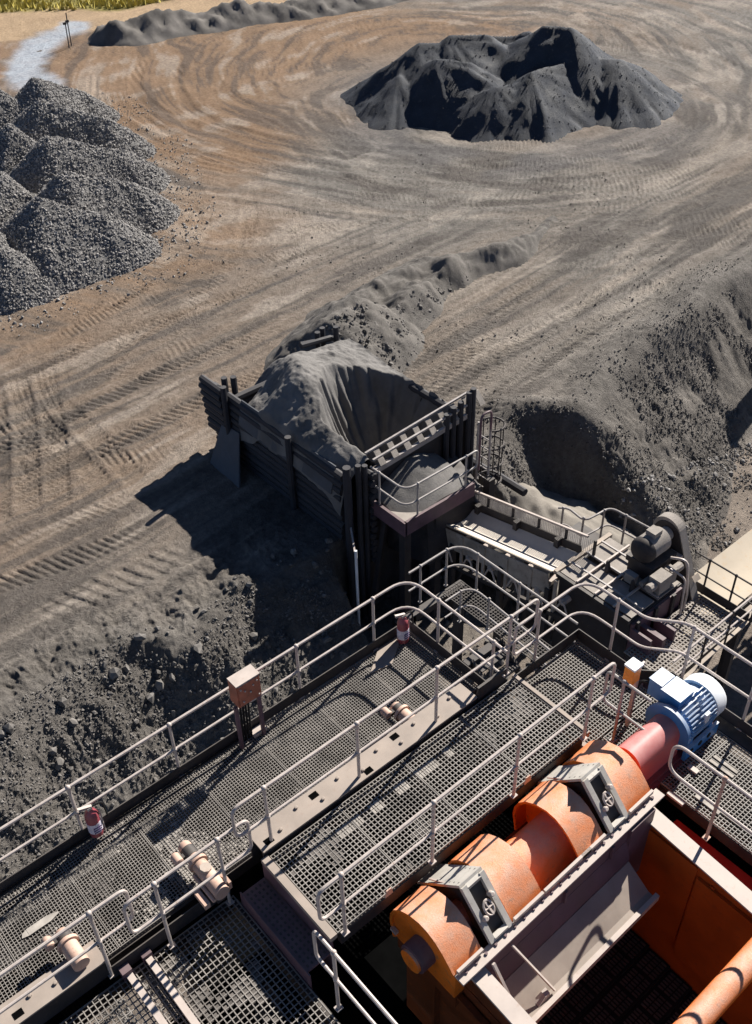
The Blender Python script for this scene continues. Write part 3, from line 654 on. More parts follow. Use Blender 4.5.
handrail('handrail beside the dark pit at the bottom, next to the orange screen', [(2.46, 3.80, Z3), (2.46, .8, Z3)], [(2.46, 3.68, Z3), (2.46, 2.2, Z3)], 1.02, .55, hs=.06)
handrail('far handrail bending round the drive end platform above the conveyor head', [(6.52, 5.21, 0), (7.54, 5.21, 0), (7.54, 4.32, 0), (7.82, 3.98, 0), (7.82, -.6, 0)],
         [(6.74, 5.21, 0), (7.54, 4.72, 0), (7.82, 3.88, 0), (7.82, 3.05, 0), (7.82, 1.6, 0)], .99, .52, hs=.08, rad=.28)
handrail('small dark hoop rail between the raised walkway and the blue motor', [(6.62, 3.97, 0), (6.62, 3.55, 0)], [(6.62, 3.9, 0)], .98, .50, hs=.05, m='railgrey', rad=.16)
handrail('curved end handrail with a rusty post right of the red screen wall', [(6.36, 2.74, 0), (6.36, 0, 0)], [(6.36, 2.47, 0), (6.36, 1.2, 0)], 1.0, .55, hs=.22, pm='pipe', rad=.2)
handrail('low pale bar hooked at the end, at the very bottom left of the frame', [(1.30, 3.9, Z3), (1.30, 2.2, Z3)], [(1.30, 3.2, Z3)], .30, .06, hs=.10, rad=.1)

# ================================================================== THINGS ON THE DECKS
# junction box on two legs
JB = thing('junction_box', 'rust red junction box on two legs with a pale top, by the outer handrail', 'junction box', (3.6, 6.6, 0))
b = MB().box(3.46, 3.76, 6.55, 6.71, .70, 1.04)
b.build('case', M['boxred'], JB)
MB().box(3.455, 3.765, 6.538, 6.712, 1.042, 1.055).build('lid', M['rim'], JB)
MB().box(3.475, 3.745, 6.536, 6.548, .715, 1.03).build('door', M['boxred'], JB)
ln_ = mesh_of(MB().tube_prof(Vector((0, 0, 0)), Vector((0, -1, 0)), [(0, .011), (.014, .011)], 6), 'bolt', M['rim'])
for q in ((3.72, .76), (3.5, .98), (3.55, .93), (3.66, .95), (3.62, .87), (3.71, .99), (3.52, .78)): dup(ln_, JB, (q[0], 6.536, q[1]))
for x in (3.44, 3.74): MB().box(x-.018, x+.018, 6.57, 6.61, .0, .70).build('leg', M['purple'], JB)
c = MB()
for i in range(4): c.tube([(3.52+i*.035, 6.63, .70), (3.51+i*.035, 6.64, .3), (3.5+i*.04, 6.66, -.1)], .013, 6)
c.build('cables', M['rubber'], JB, True)
MB().box(3.62, 3.80, 6.6, 6.7, .004, .05).build('base_plate', M['rim'], JB)

MB().tube([(3.5, 6.69, .03), (2.6, 6.685, .02), (1.2, 6.69, .03), (-2, 6.685, .02)], .012, 6).build('trunk_cable', M['rubber'], JB, True)
def extinguisher(x, y, z, label):
    t = thing('fire_extinguisher', label, 'extinguisher', (x, y, z), 'fire extinguishers on the outer walkway')
    b = MB().tube_prof(Vector((x, y, z)), Vector((0, 0, 1)), [(0, .062), (.01, .072), (.31, .074), (.36, .062), (.39, .03), (.42, .022)], 16).build('cylinder', M['ext'], t, True)
    lb = MB().tube_prof(Vector((x, y, z+.08)), Vector((0, 0, 1)), [(0, .0755), (.15, .0755)], 20).build('label_band', M['label'], b, True)
    s = MB()
    for i in range(3): s.box(x-.045, x+.045, y-.0775, y-.074, z+.10+i*.035, z+.115+i*.035)
    s.build('print', M['ink'], b)
    MB().box(x-.025, x+.025, y-.02, y+.02, z+.415, z+.45).build('valve', M['rim'], t)
    MB().bar((x-.11, y+.02, z+.49), (x+.03, y, z+.45), .03, .012).bar((x-.10, y+.02, z+.455), (x+.02, y, z+.435), .025, .01).build('handle', M['rim'], t)
    MB().tube(fillet([(x+.02, y, z+.44), (x+.14, y-.01, z+.44), (x+.15, y-.02, z+.2)], .08, 5), .011, 6).build('hose', M['rubber'], t, True)
    MB().tube([(x+.085, y-.02, z+.36), (x+.085, y-.02, z-.02)], .008, 6).build('bracket', M['rim'], t)
extinguisher(1.66, 6.66, .06, 'red fire extinguisher on the lower left handrail post, beside the dark rubble')
extinguisher(5.88, 6.60, .01, 'red fire extinguisher in the far corner of the walkway, beside a pale plate')

def stub_motor(x, y0, y1, z, label, big):
    t = thing('stub_motor', label, 'motor', (x, y0, z), 'peach stub motors on the outer walkway')
    r = .085; L = y1-y0
    MB().tube_prof(Vector((x, y0, z)), Vector((0, 1, 0)), [(0, r*.95), (L*.62, r*.95), (L*.63, r*.85), (L*.93, r*.85), (L*.98, r*.7), (L, r*.4)], 18).build('body', M['pipe'], t, True)
    MB().tube_prof(Vector((x, y0+L*.58, z)), Vector((0, 1, 0)), [(0, r*1.25), (.035, r*1.25)], 18).build('flange', M['pipe'], t, True)
    MB().tube_prof(Vector((x, y0+L*.72, z)), Vector((0, 1, 0)), [(0, r*.9), (L*.16, r*.9)], 18).build('dark_band', M['steel'], t, True)
    MB().tube_prof(Vector((x-.14, y0+L*.74, z+.02)), Vector((0, 1, 0)), [(0, .035), (.01, .05), (.11, .05), (.13, .03)], 12).build('terminal_box', M['pipe'], t, True)
    MB().bar((x-.12, y0+L*.8, z+.02), (x, y0+L*.8, z+.02), .05, .05).build('conduit', M['steel'], t)
    if big:
        MB().tube_prof(Vector((x+.0, y0+L*.40, z+r*.9)), Vector((.25, 0, 1)), [(0, .06), (.03, .06)], 8).build('inspection_cap', M['tan'], t)
        MB().tube([(x-.10, y0, z-.02), (x-.10, y0+L*.5, z-.02)], .022, 8).build('side_pipe', M['pipe'], t, True)
        MB().box(x-.2, x-.14, y0+.02, y0+L*.3, z-.1, z-.03).build('clamp', M['pipe'], t)
        MB().hexa([(x+.09, y0+.02, z-.05), (x+.12, y0+.02, z-.05), (x+.12, y0+.22, z-.05), (x+.09, y0+.22, z-.05), (x+.09, y0+.02, z+.06), (x+.12, y0+.02, z+.06), (x+.12, y0+.1, z+.06), (x+.09, y0+.1, z+.06)]).build('fin', M['pipe'], t)
    MB().box(x-.05, x+.05, y0+.05, y0+L*.5, .003, z-r*.8).build('cradle', M['steel'], t)
stub_motor(2.22, 5.14, 5.87, .20, 'long peach motor lying across the walkway behind the short handrail', True)
stub_motor(.84, 5.40, 5.83, .22, 'stubby peach motor beside the tan beam at the lower left', False)
stub_motor(4.98, 5.38, 5.76, .24, 'short peach motor poking out behind the middle handrail', False)

# amber beacon on a post
t = thing('beacon_post', 'amber warning light with a white top on a thin post, beside the blue motor', 'warning light', (6.9, 3.93, 0))
MB().box(6.885, 6.925, 3.91, 3.95, 0, .98).build('post', M['pipe'], t)
MB().box(6.74, 6.87, 3.88, 4.0, .84, 1.06).build('lens', M['lamp'], t)
MB().box(6.735, 6.885, 3.87, 4.01, 1.062, 1.09).build('cap', M['white'], t)
MB().box(6.872, 6.90, 3.90, 3.96, .9, 1.05).box(6.9, 7.0, 3.92, 3.945, .95, 1.0).build('bracket', M['rail'], t)

# ================================================================== ORANGE VIBRATING SCREEN
SX = lambda q: (q[0], q[1], q[2] + .045*(q[0]-3.35))      # the machine leans slightly along its shaft
S = thing('vibrating_screen', 'orange vibrating screen with rounded shaft covers and a deep dark mesh pit', 'screen machine', (4.8, 2, 0))
PROF = [(3.93, -.30), (3.975, -.05), (3.965, .08), (3.92, .20), (3.83, .32), (3.70, .41), (3.56, .455), (3.44, .45), (3.34, .41), (3.25, .345), (3.16, .25), (3.09, .165)]
def inset(P, d, cy=3.52, cz=0.02):
    return [(cy+(y-cy)*(1-d/.45), cz+(z-cz)*(1-d/.45)) for y, z in P]
def cover(x0, x1, hollow=False, sc=1.0, m='orange'):
    P = [(3.52+(y-3.52)*sc, .0+(z-.0)*sc) for y, z in PROF]
    b = MB()
    if not hollow:
        b.prism([(0, y, z) for y, z in P+[(3.09, -.3)]], (x0, 0, 0), (x1, 0, 0))
    else:
        Q = inset(P, .03); n = len(P)
        vs = [(x, y, z) for x in (x0, x1) for y, z in P] + [(x, y, z) for x in (x0, x1) for y, z in Q]
        fs = []
        for i in range(n-1):
            fs += [(i, i+1, n+i+1, n+i), (2*n+i, 3*n+i, 3*n+i+1, 2*n+i+1), (i, 2*n+i, 2*n+i+1, i+1), (n+i, n+i+1, 3*n+i+1, 3*n+i)]
        b.add(vs, fs)
        b.prism([(0, y, z) for y, z in inset(P, .032)+[(3.12, -.3)]], (x0+.16, 0, 0), (x1-.02, 0, 0))
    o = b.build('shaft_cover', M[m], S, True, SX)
    l = MB()   # welded foot strip along the flange
    l.bar((x0+.01, 3.075, .20), (x1-.01, 3.075, .20), .03, .05).build('foot_strip', M['rim'], o, False, SX)
    return o
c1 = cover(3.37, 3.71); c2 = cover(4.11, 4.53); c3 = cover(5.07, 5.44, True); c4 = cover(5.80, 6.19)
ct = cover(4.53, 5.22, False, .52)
MB().tube_prof(Vector((3.6, 3.50, .02)), Vector((1, 0, 0)), [(0, .16), (2.5, .16)], 16).build('shaft_tube', M['purple'], S, True, SX)
# end of the first cover: raised lip, dark shaft stub and orange disc
e = MB(); P = PROF; Q = inset(P, .035); n = len(P)
vs = [(x, y, z) for x in (3.345, 3.37) for y, z in P] + [(x, y, z) for x in (3.345, 3.37) for y, z in Q]; fs = []
for i in range(n-1): fs += [(i, i+1, n+i+1, n+i), (2*n+i, 3*n+i, 3*n+i+1, 2*n+i+1), (i, 2*n+i, 2*n+i+1, i+1)]
e.add(vs, fs).build('end_lip', M['orange'], c1, False, SX)
MB().tube_prof(Vector((3.372, 3.50, .04)), Vector((-1, 0, 0)), [(0, .155), (.16, .155), (.165, .13)], 20).build('shaft_stub', M['purple'], c1, True, SX)
MB().tube_prof(Vector((3.21, 3.50, .04)), Vector((-1, 0, 0)), [(0, .125), (.03, .125)], 20).build('shaft_cap', M['orange'], c1, False, SX)
MB().box(3.32, 3.36, 3.86, 3.94, -.16, -.12).build('lug', M['rim'], c1, False, SX)
# shaft seen inside the hollow cover
# grey inspection brackets straddling the gaps
def bracket(x0, x1, dz):
    z = lambda v: v+dz
    b = MB().hexa([(x0, 4.06, z(-.05)), (x1, 4.06, z(-.05)), (x1, 4.08, z(-.03)), (x0, 4.08, z(-.03)), (x0, 3.49, z(.60)), (x1, 3.49, z(.60)), (x1, 3.51, z(.62)), (x0, 3.51, z(.62))])
    p = b.build('hatch_bracket', M['grey'], S, False, SX)
    h = MB()
    for s in range(9):
        k = s/8; y = 4.0-.46*k; zz = -.0+.53*k+.035
        for xx in (x0+.03, x1-.05): h.bar((xx, y, z(zz)), (xx+.02, y, z(zz)), .012, .03, (0, .6, .6))
    h.build('bolt_slots', M['rubber'], p, False, SX)
    MB().bar((x0+.02, 3.775, z(.322)), (x0+.04, 3.775, z(.322)), .42, .012, (0, .64, .7)).build('rib', M['rim'], p, False, SX)
    # front leg frame
    A = Vector((0, 3.485, z(.60))); B = Vector((0, 3.075, z(.17)))
    f = MB()
    for xx in (x0+.03, x1-.03):
        f.bar(A+Vector((xx, 0, 0)), B+Vector((xx, 0, 0)), .06, .05, (0, -.7, .7))
    f.bar((x0+.06, 3.47, z(.575)), (x1-.06, 3.47, z(.575)), .05, .05); f.bar((x0+.06, 3.09, z(.185)), (x1-.06, 3.09, z(.185)), .05, .05)
    f.build('front_frame', M['grey'], p, False, SX)
    MB().bar(Vector(((x0+x1)/2, 3.48, z(.545))), Vector(((x0+x1)/2, 3.10, z(.14))), x1-x0-.12, .015, (0, -.7, .7)).build('hatch_plate', M['steel'], p, False, SX)
    MB().prism([(0, 3.97, z(.02)), (0, 3.49, z(.57)), (0, 3.12, z(.17)), (0, 3.3, z(.17)), (0, 3.5, z(.40)), (0, 3.75, z(.12))], (x0+.01, 0, 0), (x0+.02, 0, 0)).build('side_plate', M['rubber'], p, False, SX)
    cx, cy, cz_ = (x0+x1)/2, 3.285, z(.375); d = Vector((0, -.7, .7))
    ring = [Vector((cx, cy, cz_)) + d*.05 + Vector((math.cos(a)*.05, math.sin(a)*.075*.7, math.sin(a)*.075*.7)) for a in [2*math.pi*i/14 for i in range(15)]]
    MB().tube(ring, .012, 6).bar(ring[0], ring[7], .02, .02).bar(ring[4], ring[11], .02, .02).build('hand_wheel', M['rim'], p, True, SX)
    k = MB()
    for xx in (x0+.06, x1-.06):
        k.tube_prof(Vector((xx, cy-.05+.1*(xx > cx), cz_-.03+.1*(xx > cx))), d, [(0, .028), (.06, .028), (.07, .018)], 10)
    k.build('latch', M['rim'], p, True, SX)
bracket(3.80, 4.09, .0); bracket(5.50, 5.79, .0)
# flange and cross member the covers stand on
MB().box(3.36, 6.27, 2.975, 3.09, .125, .15).build('flange', M['rim'], S, False, SX)
bt = MB()
for i in range(22): x = 3.46+i*.128; bt.tube_prof(Vector((x, 3.04, .15)), Vector((0, 0, 1)), [(0, .016), (.016, .016)], 6)
bt.build('flange_bolts', M['purple'], S, False, SX)['kind'] = 'stuff'
MB().box(3.40, 6.22, 3.10, 3.92, -.55, -.29).build('bearing_beam', M['orange_shade'], S, False, SX)
MB().box(3.66, 6.10, 2.985, 3.01, -.10, .12).build('feed_back_plate', M['purple'], S, False, SX)
MB().prism([(0, 2.982, -.10), (0, 3.01, -.10), (0, 2.93, -.38), (0, 2.905, -.36)], (3.68, 0, 0), (5.72, 0, 0)).build('upper_plate', M['purple'], S, False, SX)
MB().prism([(0, 2.90, -.36), (0, 2.92, -.39), (0, 2.62, -.60), (0, 2.55, -.60), (0, 2.55, -.57), (0, 2.61, -.565)], (3.70, 0, 0), (5.70, 0, 0)).build('feed_lip', M['tan'], S, False, SX)
MB().bar((3.66, 2.525, -.60), (5.74, 2.525, -.60), .05, .09).build('lip_bar', M['rim'], S, False, SX)
MB().box(5.72, 6.10, 2.95, 2.985, -1.0, .10).build('corner_plate', M['purple'], S, False, SX)
MB().box(3.62, 6.10, 3.02, 3.06, -3.0, -.42).build('cross_bulkhead', M['steel'], S, False)
for x in (4.75, 5.45): MB().bar((x, 2.97, .10), (x, 2.97, -.10), .03, .025, (0, -1, 0)).build('plate_rib', M['purple'], S, False, SX)
MB().bar((3.72, 2.95, .10), (3.76, 2.56, -.54), .03, .03).build('edge_rod', M['rim'], S, False, SX)
MB().bar((3.98, 2.96, .08), (4.22, 2.57, -.54), .02, .02).build('edge_rod', M['rim'], S, False, SX)
MB().hexa([(4.0, 2.57, -.565), (4.16, 2.57, -.565), (4.16, 2.65, -.555), (4.0, 2.65, -.555), (4.10, 2.58, -.52), (4.16, 2.58, -.52), (4.16, 2.64, -.50), (4.10, 2.64, -.50)]).build('clip', M['rim'], S, False, SX)
# side walls, running down and away along -y
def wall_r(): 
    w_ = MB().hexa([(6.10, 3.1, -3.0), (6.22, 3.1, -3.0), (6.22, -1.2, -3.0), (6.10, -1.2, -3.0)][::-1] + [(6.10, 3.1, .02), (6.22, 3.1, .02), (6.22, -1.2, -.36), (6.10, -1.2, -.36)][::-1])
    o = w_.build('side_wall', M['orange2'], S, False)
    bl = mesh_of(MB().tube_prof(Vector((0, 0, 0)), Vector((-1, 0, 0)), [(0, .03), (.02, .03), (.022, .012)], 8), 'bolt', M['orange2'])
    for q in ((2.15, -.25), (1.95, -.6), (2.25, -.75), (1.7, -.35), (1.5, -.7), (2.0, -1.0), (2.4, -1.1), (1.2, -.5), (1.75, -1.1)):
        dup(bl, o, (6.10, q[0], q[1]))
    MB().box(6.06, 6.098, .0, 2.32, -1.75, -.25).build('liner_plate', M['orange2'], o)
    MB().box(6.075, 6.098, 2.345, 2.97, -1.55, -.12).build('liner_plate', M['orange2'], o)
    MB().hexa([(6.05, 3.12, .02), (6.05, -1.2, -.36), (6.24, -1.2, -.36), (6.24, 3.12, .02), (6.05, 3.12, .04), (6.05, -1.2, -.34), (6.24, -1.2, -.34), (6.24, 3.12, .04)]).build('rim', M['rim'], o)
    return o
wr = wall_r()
for x in (6.225, 6.40): pass
MB().box(6.24, 6.27, -1.2, 3.1, -1.6, -.40).build('outer_flange', M['redwall'], S)
MB().box(6.28, 6.54, -.9, 2.9, -.36, -.33).build('red_ledge', M['redwall'], S)
wl_ = MB().hexa([(3.50, 3.9, -3.0), (3.60, 3.9, -3.0), (3.60, -1.2, -3.0), (3.50, -1.2, -3.0)][::-1] + [(3.50, 3.9, -.20), (3.60, 3.9, -.20), (3.60, -1.2, -.36), (3.50, -1.2, -.36)][::-1]).build('side_wall', M['orange_shade'], S)
MB().hexa([(3.49, 3.06, .04), (3.49, -1.2, -.34), (3.66, -1.2, -.34), (3.66, 3.06, .04), (3.49, 3.06, .07), (3.49, -1.2, -.31), (3.66, -1.2, -.31), (3.66, 3.06, .07)]).build('rim', M['rim'], wl_)
MB().box(3.505, 3.595, 3.0, 3.1, -.3, .035).hexa([(3.51, 3.0, -.4), (3.59, 3.0, -.4), (3.59, -1.2, -.5), (3.51, -1.2, -.5), (3.51, 3.0, .035), (3.59, 3.0, .035), (3.59, -1.2, -.345), (3.51, -1.2, -.345)]).build('rim_web', M['orange_shade'], wl_)
for y in (2.6, 2.0, 3.4): MB().box(3.42, 3.5, y, y+.03, -1.8, -.3).build('stiffener', M['orange_shade'], wl_)
MB().bar((3.45, 3.95, -.35), (3.45, 2.4, -.42), .06, .05).build('side_rail', M['orange_shade'], wl_)
# cross tubes
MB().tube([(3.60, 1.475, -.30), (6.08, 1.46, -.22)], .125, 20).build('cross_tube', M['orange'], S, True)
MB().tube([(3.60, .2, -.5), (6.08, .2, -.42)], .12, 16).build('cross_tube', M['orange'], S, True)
# screen mesh floor: modular panels
pm_ = MB(); pm_.box(0, .3025, 0, .3025, -.03, 0)
slots = MB()
for i in range(6):
    for j in range(3): slots.box(.03+i*.044, .052+i*.044, .03+j*.085, .10+j*.085, 0, .012)
panel_me = mesh_of(pm_, 'screen_panel', M['rubber']); slot_me = mesh_of(slots, 'panel_ribs', M['screenrib'])
fl = thing('screen_deck', 'black rubber mesh floor deep inside the orange screen', 'screen mesh', (4.8, 1.5, -2.3))
for i in range(8):
    for j in range(12):
        pos = (3.66+i*.303, 2.9-j*.303-.3, -2.05-.04*j)
        p = dup(panel_me, fl, pos); q = dup(slot_me, p, pos); q['kind'] = 'stuff'
MB().box(2.2, 7.8, -1.5, 7.2, -3.2, -3.1).build('shade_floor', M['unlit'], fl)  # floor added below the screen so the voids around it stay black

# ================================================================== MOTOR AND SHAFT GUARD
ax = Vector((0, 3.47, .42))
t = thing('shaft_guard', 'pink red tube guard between the orange covers and the blue motor', 'shaft guard', (6.5, 3.47, 0))
prof = [(0, 3.47+.175*math.cos(a), .36+.175*math.sin(a)) for a in np.linspace(0, math.pi, 15)]
g = MB().prism([(0, 3.645, .046)] + prof + [(0, 3.295, .046)], (6.26, 0, 0), (6.96, 0, 0))
g.build('guard', M['red'], t, True)
MB().box(6.28, 7.62, 3.20, 3.24, -.32, .0).build('pedestal', M['maroon'], t)
MB().box(6.28, 7.62, 3.24, 3.72, -.05, .045).build('base', M['maroon'], t)
mo = thing('electric_motor', 'blue finned electric motor with terminal box, its sunlit white top put into the paint', 'electric motor', (7.3, 3.47, .4))
X0 = 6.95
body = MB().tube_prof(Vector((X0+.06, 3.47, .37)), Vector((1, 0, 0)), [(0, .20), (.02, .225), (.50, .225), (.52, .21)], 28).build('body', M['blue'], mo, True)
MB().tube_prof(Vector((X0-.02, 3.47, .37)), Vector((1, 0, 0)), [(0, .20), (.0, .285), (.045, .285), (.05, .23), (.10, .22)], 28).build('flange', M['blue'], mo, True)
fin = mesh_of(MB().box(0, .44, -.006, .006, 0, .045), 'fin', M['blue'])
for i in range(34):
    a = 2*math.pi*i/34
    if abs(math.degrees(a)-62) < 26: continue
    o = dup(fin, body, (X0+.09, 3.47+.22*math.cos(a), .37+.22*math.sin(a))); o.rotation_euler = (a-math.pi/2, 0, 0)
MB().tube_prof(Vector((X0+.55, 3.47, .37)), Vector((1, 0, 0)), [(0, .262), (.14, .262), (.19, .24), (.215, .18), (.22, .03)], 28).build('fan_cowl', M['white'], mo, True)
cw = MB()
for i in range(8):
    a = 2*math.pi*i/8; cw.box(X0+.772, X0+.778, 3.47+.1*math.cos(a)-.012, 3.47+.1*math.cos(a)+.012, .37+.1*math.sin(a)-.012, .37+.1*math.sin(a)+.012)
cw.build('cowl_vents', M['rubber'], mo)
# terminal box leaning off the upper left of the body
tb = MB(); u1 = Vector((0, math.cos(R(125)), math.sin(R(125)))); 
def lean(q): # local (x, along u1, across)
    v1 = Vector((0, math.sin(R(125)), -math.cos(R(125)))); return Vector((X0, 3.47, .37)) + Vector((q[0], 0, 0)) + Vector((0, .0, 0)) + Vector((0, 1, 0))*q[1] + Vector((0, 0, 1))*q[2]
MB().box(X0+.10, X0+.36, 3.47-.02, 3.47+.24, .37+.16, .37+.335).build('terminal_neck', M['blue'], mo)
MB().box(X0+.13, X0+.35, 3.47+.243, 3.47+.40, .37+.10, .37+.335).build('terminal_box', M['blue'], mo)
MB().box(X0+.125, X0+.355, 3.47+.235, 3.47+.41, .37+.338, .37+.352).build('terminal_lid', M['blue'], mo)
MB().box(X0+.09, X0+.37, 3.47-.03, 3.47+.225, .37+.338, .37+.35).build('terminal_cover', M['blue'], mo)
MB().tube(fillet([(X0+.22, 3.47+.40, .56), (X0+.2, 3.47+.55, .5), (X0+.1, 3.47+.56, .05)], .1, 5), .018, 8).build('supply_cable', M['rubber'], mo, True)
ft = MB()
for xx in (X0+.10, X0+.46):
    ft.box(xx, xx+.08, 3.47-.27, 3.47+.27, .05, .10).box(xx+.01, xx+.07, 3.47-.24, 3.47-.16, .10, .30).box(xx+.01, xx+.07, 3.47+.16, 3.47+.24, .10, .30)
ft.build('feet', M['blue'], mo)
MB().box(X0+.30, X0+.37, 3.47-.262, 3.47-.226, .40, .54).build('name_plate', M['white'], mo)
ho = MB()
for xx in (X0+.12, X0+.28, X0+.44): ho.tube_prof(Vector((xx, 3.195, .11)), Vector((0, -1, 0)), [(0, .035), (.006, .035)], 12)
ho.build('base_holes', M['rubber'], mo)
MB().box(X0+.02, X0+.62, 3.196, 3.236, .005, .18).build('skid', M['blue'], mo)

# ================================================================== FEED BIN (hopper) AT THE YARD EDGE
HX0, HX1, HY0, HY1, HZ = 11.45, 15.25, 14.85, 19.6, -5.05
HB = thing('feed_bin', 'dark feed bin of stacked rails filled with ore fines, throwing a large shadow', 'feed bin', (13.3, 17, YZ))
lg = mesh_of(MB().tube([(0, 0, 0), (0, 5.35, 0)], .105, 8), 'stacked_rail', M['log'], True)
for k in range(10):
    o = dup(lg, HB, (HX0+random.uniform(-.03, .03), HY0+.05+random.uniform(-.04, .1), YZ+.05+.205*k))
lg2 = mesh_of(MB().tube([(0, 0, 0), (0, .95, 0)], .10, 8), 'stacked_rail', M['log'], True)
for k in range(8): dup(lg2, HB, (HX0-.10+random.uniform(-.03, .03), 19.5+.03*k+random.uniform(-.06, .06), YZ+.62+.195*k))
lb = mesh_of(MB().tube([(0, 0, 0), (3.75, 0, 0)], .105, 8), 'stacked_rail', M['log'], True)
for k in range(9): dup(lb, HB, (HX0+.1, HY1+.0+random.uniform(-.03, .03), YZ+.05+.205*k))
lr = mesh_of(MB().tube([(0, 0, 0), (0, 4.8, 0)], .105, 8), 'stacked_rail', M['log'], True)
for k in range(10): dup(lr, HB, (HX1+random.uniform(-.02, .02), HY0+.05, YZ+.05+.205*k))
for k, y in enumerate((15.2, 16.3, 17.7)):   # rubber skirt sheets hung over the rim
    MB().hexa([(HX0-.16, y, HZ-.62), (HX0-.13, y, HZ-.62), (HX0-.13, y+1.25, HZ-.55), (HX0-.16, y+1.25, HZ-.55), (HX0+.02, y-.02, HZ+.12), (HX0+.05, y-.02, HZ+.12), (HX0+.05, y+1.28, HZ+.10), (HX0+.02, y+1.28, HZ+.10)]).build('skirt_sheet', M['plate'], HB)
MB().hexa([(HX0-.75, 18.35, YZ), (HX0-.70, 18.35, YZ), (HX0-.66, 19.75, YZ), (HX0-.71, 19.75, YZ), (HX0-.15, 19.0, YZ+1.1), (HX0-.12, 19.0, YZ+1.1), (HX0-.12, 19.8, YZ+1.0), (HX0-.15, 19.8, YZ+1.0)]).build('leaning_plate', M['plate'], HB)
def bpost(x, y, z0, z1, r=.085):
    MB().tube([(x, y, z0), (x, y, z1)], r, 8).build('bin_post', M['log'], HB, True)
bpost(HX0-.19, 16.72, YZ, HZ+.25); bpost(HX0-.17, 19.45, YZ, HZ+.35); bpost(HX0+.18, 19.95, YZ, HZ+.25); bpost(HX0+.34, 19.75, YZ, HZ+.30)
bpost(HX0-.02, 14.72, LZ, HZ+.37, .10); bpost(HX0+.28, 14.68, LZ, HZ+.30, .07); bpost(HX0+.46, 14.66, LZ, HZ+.22, .07)
for x, zt in ((14.55, .25), (14.78, .35), (15.02, .40), (15.30, .55), (15.44, .60)): bpost(x, 14.70, LZ, HZ+zt+.15, .075)
for x, y in ((15.2, 19.75), (15.0, 20.1), (14.75, 20.0)): bpost(x, y, YZ, HZ+.35+.1*(x > 15.1), .08)
MB().tube([(14.1, 19.9, HZ+.22), (15.1, 19.86, HZ+.1)], .08, 8).tube([(14.3, 20.2, HZ+.05), (15.3, 20.0, HZ-.05)], .08, 8).build('back_bar', M['log'], HB, True)
# corner stack of rail ends showing at the front
st = mesh_of(MB().tube([(0, -.25, 0), (0, .15, 0)], .09, 8), 'rail_end', M['log'], True)
for k in range(14): dup(st, HB, (HX0+.62+random.uniform(-.05, .05), 14.78, HZ-.15-.20*k))
MB().box(HX0+.75, HX1+.1, 14.80, 14.86, -7.6, HZ-.1).build('front_plate', M['steel'], HB)
MB().box(HX0+.1, HX1, 14.87, 14.93, LZ, YZ-.02).build('retaining_wall', M['steel'], HB)
MB().hexa([(12.7, 13.3, -7.5), (14.9, 13.3, -7.5), (14.9, 14.79, -7.9), (12.7, 14.79, -7.9), (12.9, 13.6, -6.3), (14.7, 13.6, -6.3), (14.9, 14.79, -6.0), (12.5, 14.79, -6.0)]).build('discharge_chute', M['steel'], HB)
for x in (12.2, 13.2, 15.0): MB().box(x-.1, x+.1, 13.5, 13.7, LZ, -6.2).build('leg', M['steel'], HB)
for x in (11.6, 12.6, 13.9): MB().bar((x, 14.3, LZ), (x+.9, 14.6, -6.4), .12, .12).build('brace', M['steel'], HB)
# top guard beam with small brackets
b = MB().bar((HX0+.75, 14.70, HZ+.20), (HX1+.25, 14.70, HZ+.37), .05, .05).bar((HX0+.75, 14.98, HZ+.24), (HX1+.25, 14.98, HZ+.46), .05, .05).bar((HX0+.75, 14.70, HZ-.15), (HX1+.2, 14.70, HZ+.05), .06, .14)
b.build('guard_beam', M['railgrey'], HB)
for i in range(9):
    x = HX0+.95+i*.41; dz = .22*i/9
    MB().hexa([(x, 14.66, HZ-.05+dz), (x+.18, 14.66, HZ-.05+dz), (x+.18, 14.69, HZ-.05+dz), (x, 14.69, HZ-.05+dz), (x+.02, 14.93, HZ+.22+dz), (x+.18, 14.93, HZ+.22+dz), (x+.18, 14.97, HZ+.22+dz), (x+.02, 14.97, HZ+.22+dz)]).build('guard_bracket', M['panel'], HB)
# ore heaped in the bin
def smin(a, b, k): h = np.clip(.5+.5*(b-a)/k, 0, 1); return b*(1-h)+a*h-k*h*(1-h)
def binH(x, y):
    n = fbm(x*.9, y*.9, 4, 44)-.5; n2 = fbm(x*3, y*3, 3, 46)-.5; n3 = fbm(x*8, y*8, 3, 48)-.5
    yr = [14.7, 15.5, 16.2, 17.0, 18.0, 18.8, 19.6]
    rx = np.interp(y, yr, [12.25, 12.10, 12.2, 12.4, 12.6, 13.0, 13.4]) + .25*n
    rz = np.interp(y, yr, [.12, .40, .64, .86, 1.0, .86, .5]) + .25*n
    left = rz + .1 - .86*np.maximum(rx-x, -.4) + .06*np.sin(y*5+4*n)*np.clip((rx-x)*1.5, 0, 1)
    t = np.clip((x-rx)/(15.2-rx), 0, 1)
    top = rz*(1-t) + (.10 + .16*sstep(17, 19, y))*t
    base = smin(left, top, .22)
    an = np.arctan2(y-16.2, x-13.75)
    rl = np.where(x < 13.75, 13.75-rx+.02, 1.52); rb = np.where(y > 16.2, 1.75, 3.2)
    e = np.sqrt(((x-13.75)/rl)**2 + ((y-16.2)/rb)**2)
    e = e + .10*(np.abs(2*vn(an*7+30+.8*n2, e*1.6, 49)-1)-.5)*np.clip(e*1.5, 0, 1) + .10*n
    pit = -2.0 + (top+2.0)*np.clip(e, 0, 3)**1.7
    h = smin(base, pit, .12)
    h = h - .65*np.maximum(y-19.25, 0) + .10*sstep(12.2, 11.5, x) - 3.2*np.maximum(HX0+.02-x, 0)
    return h + n*.10 + n2*.10 + n3*.05
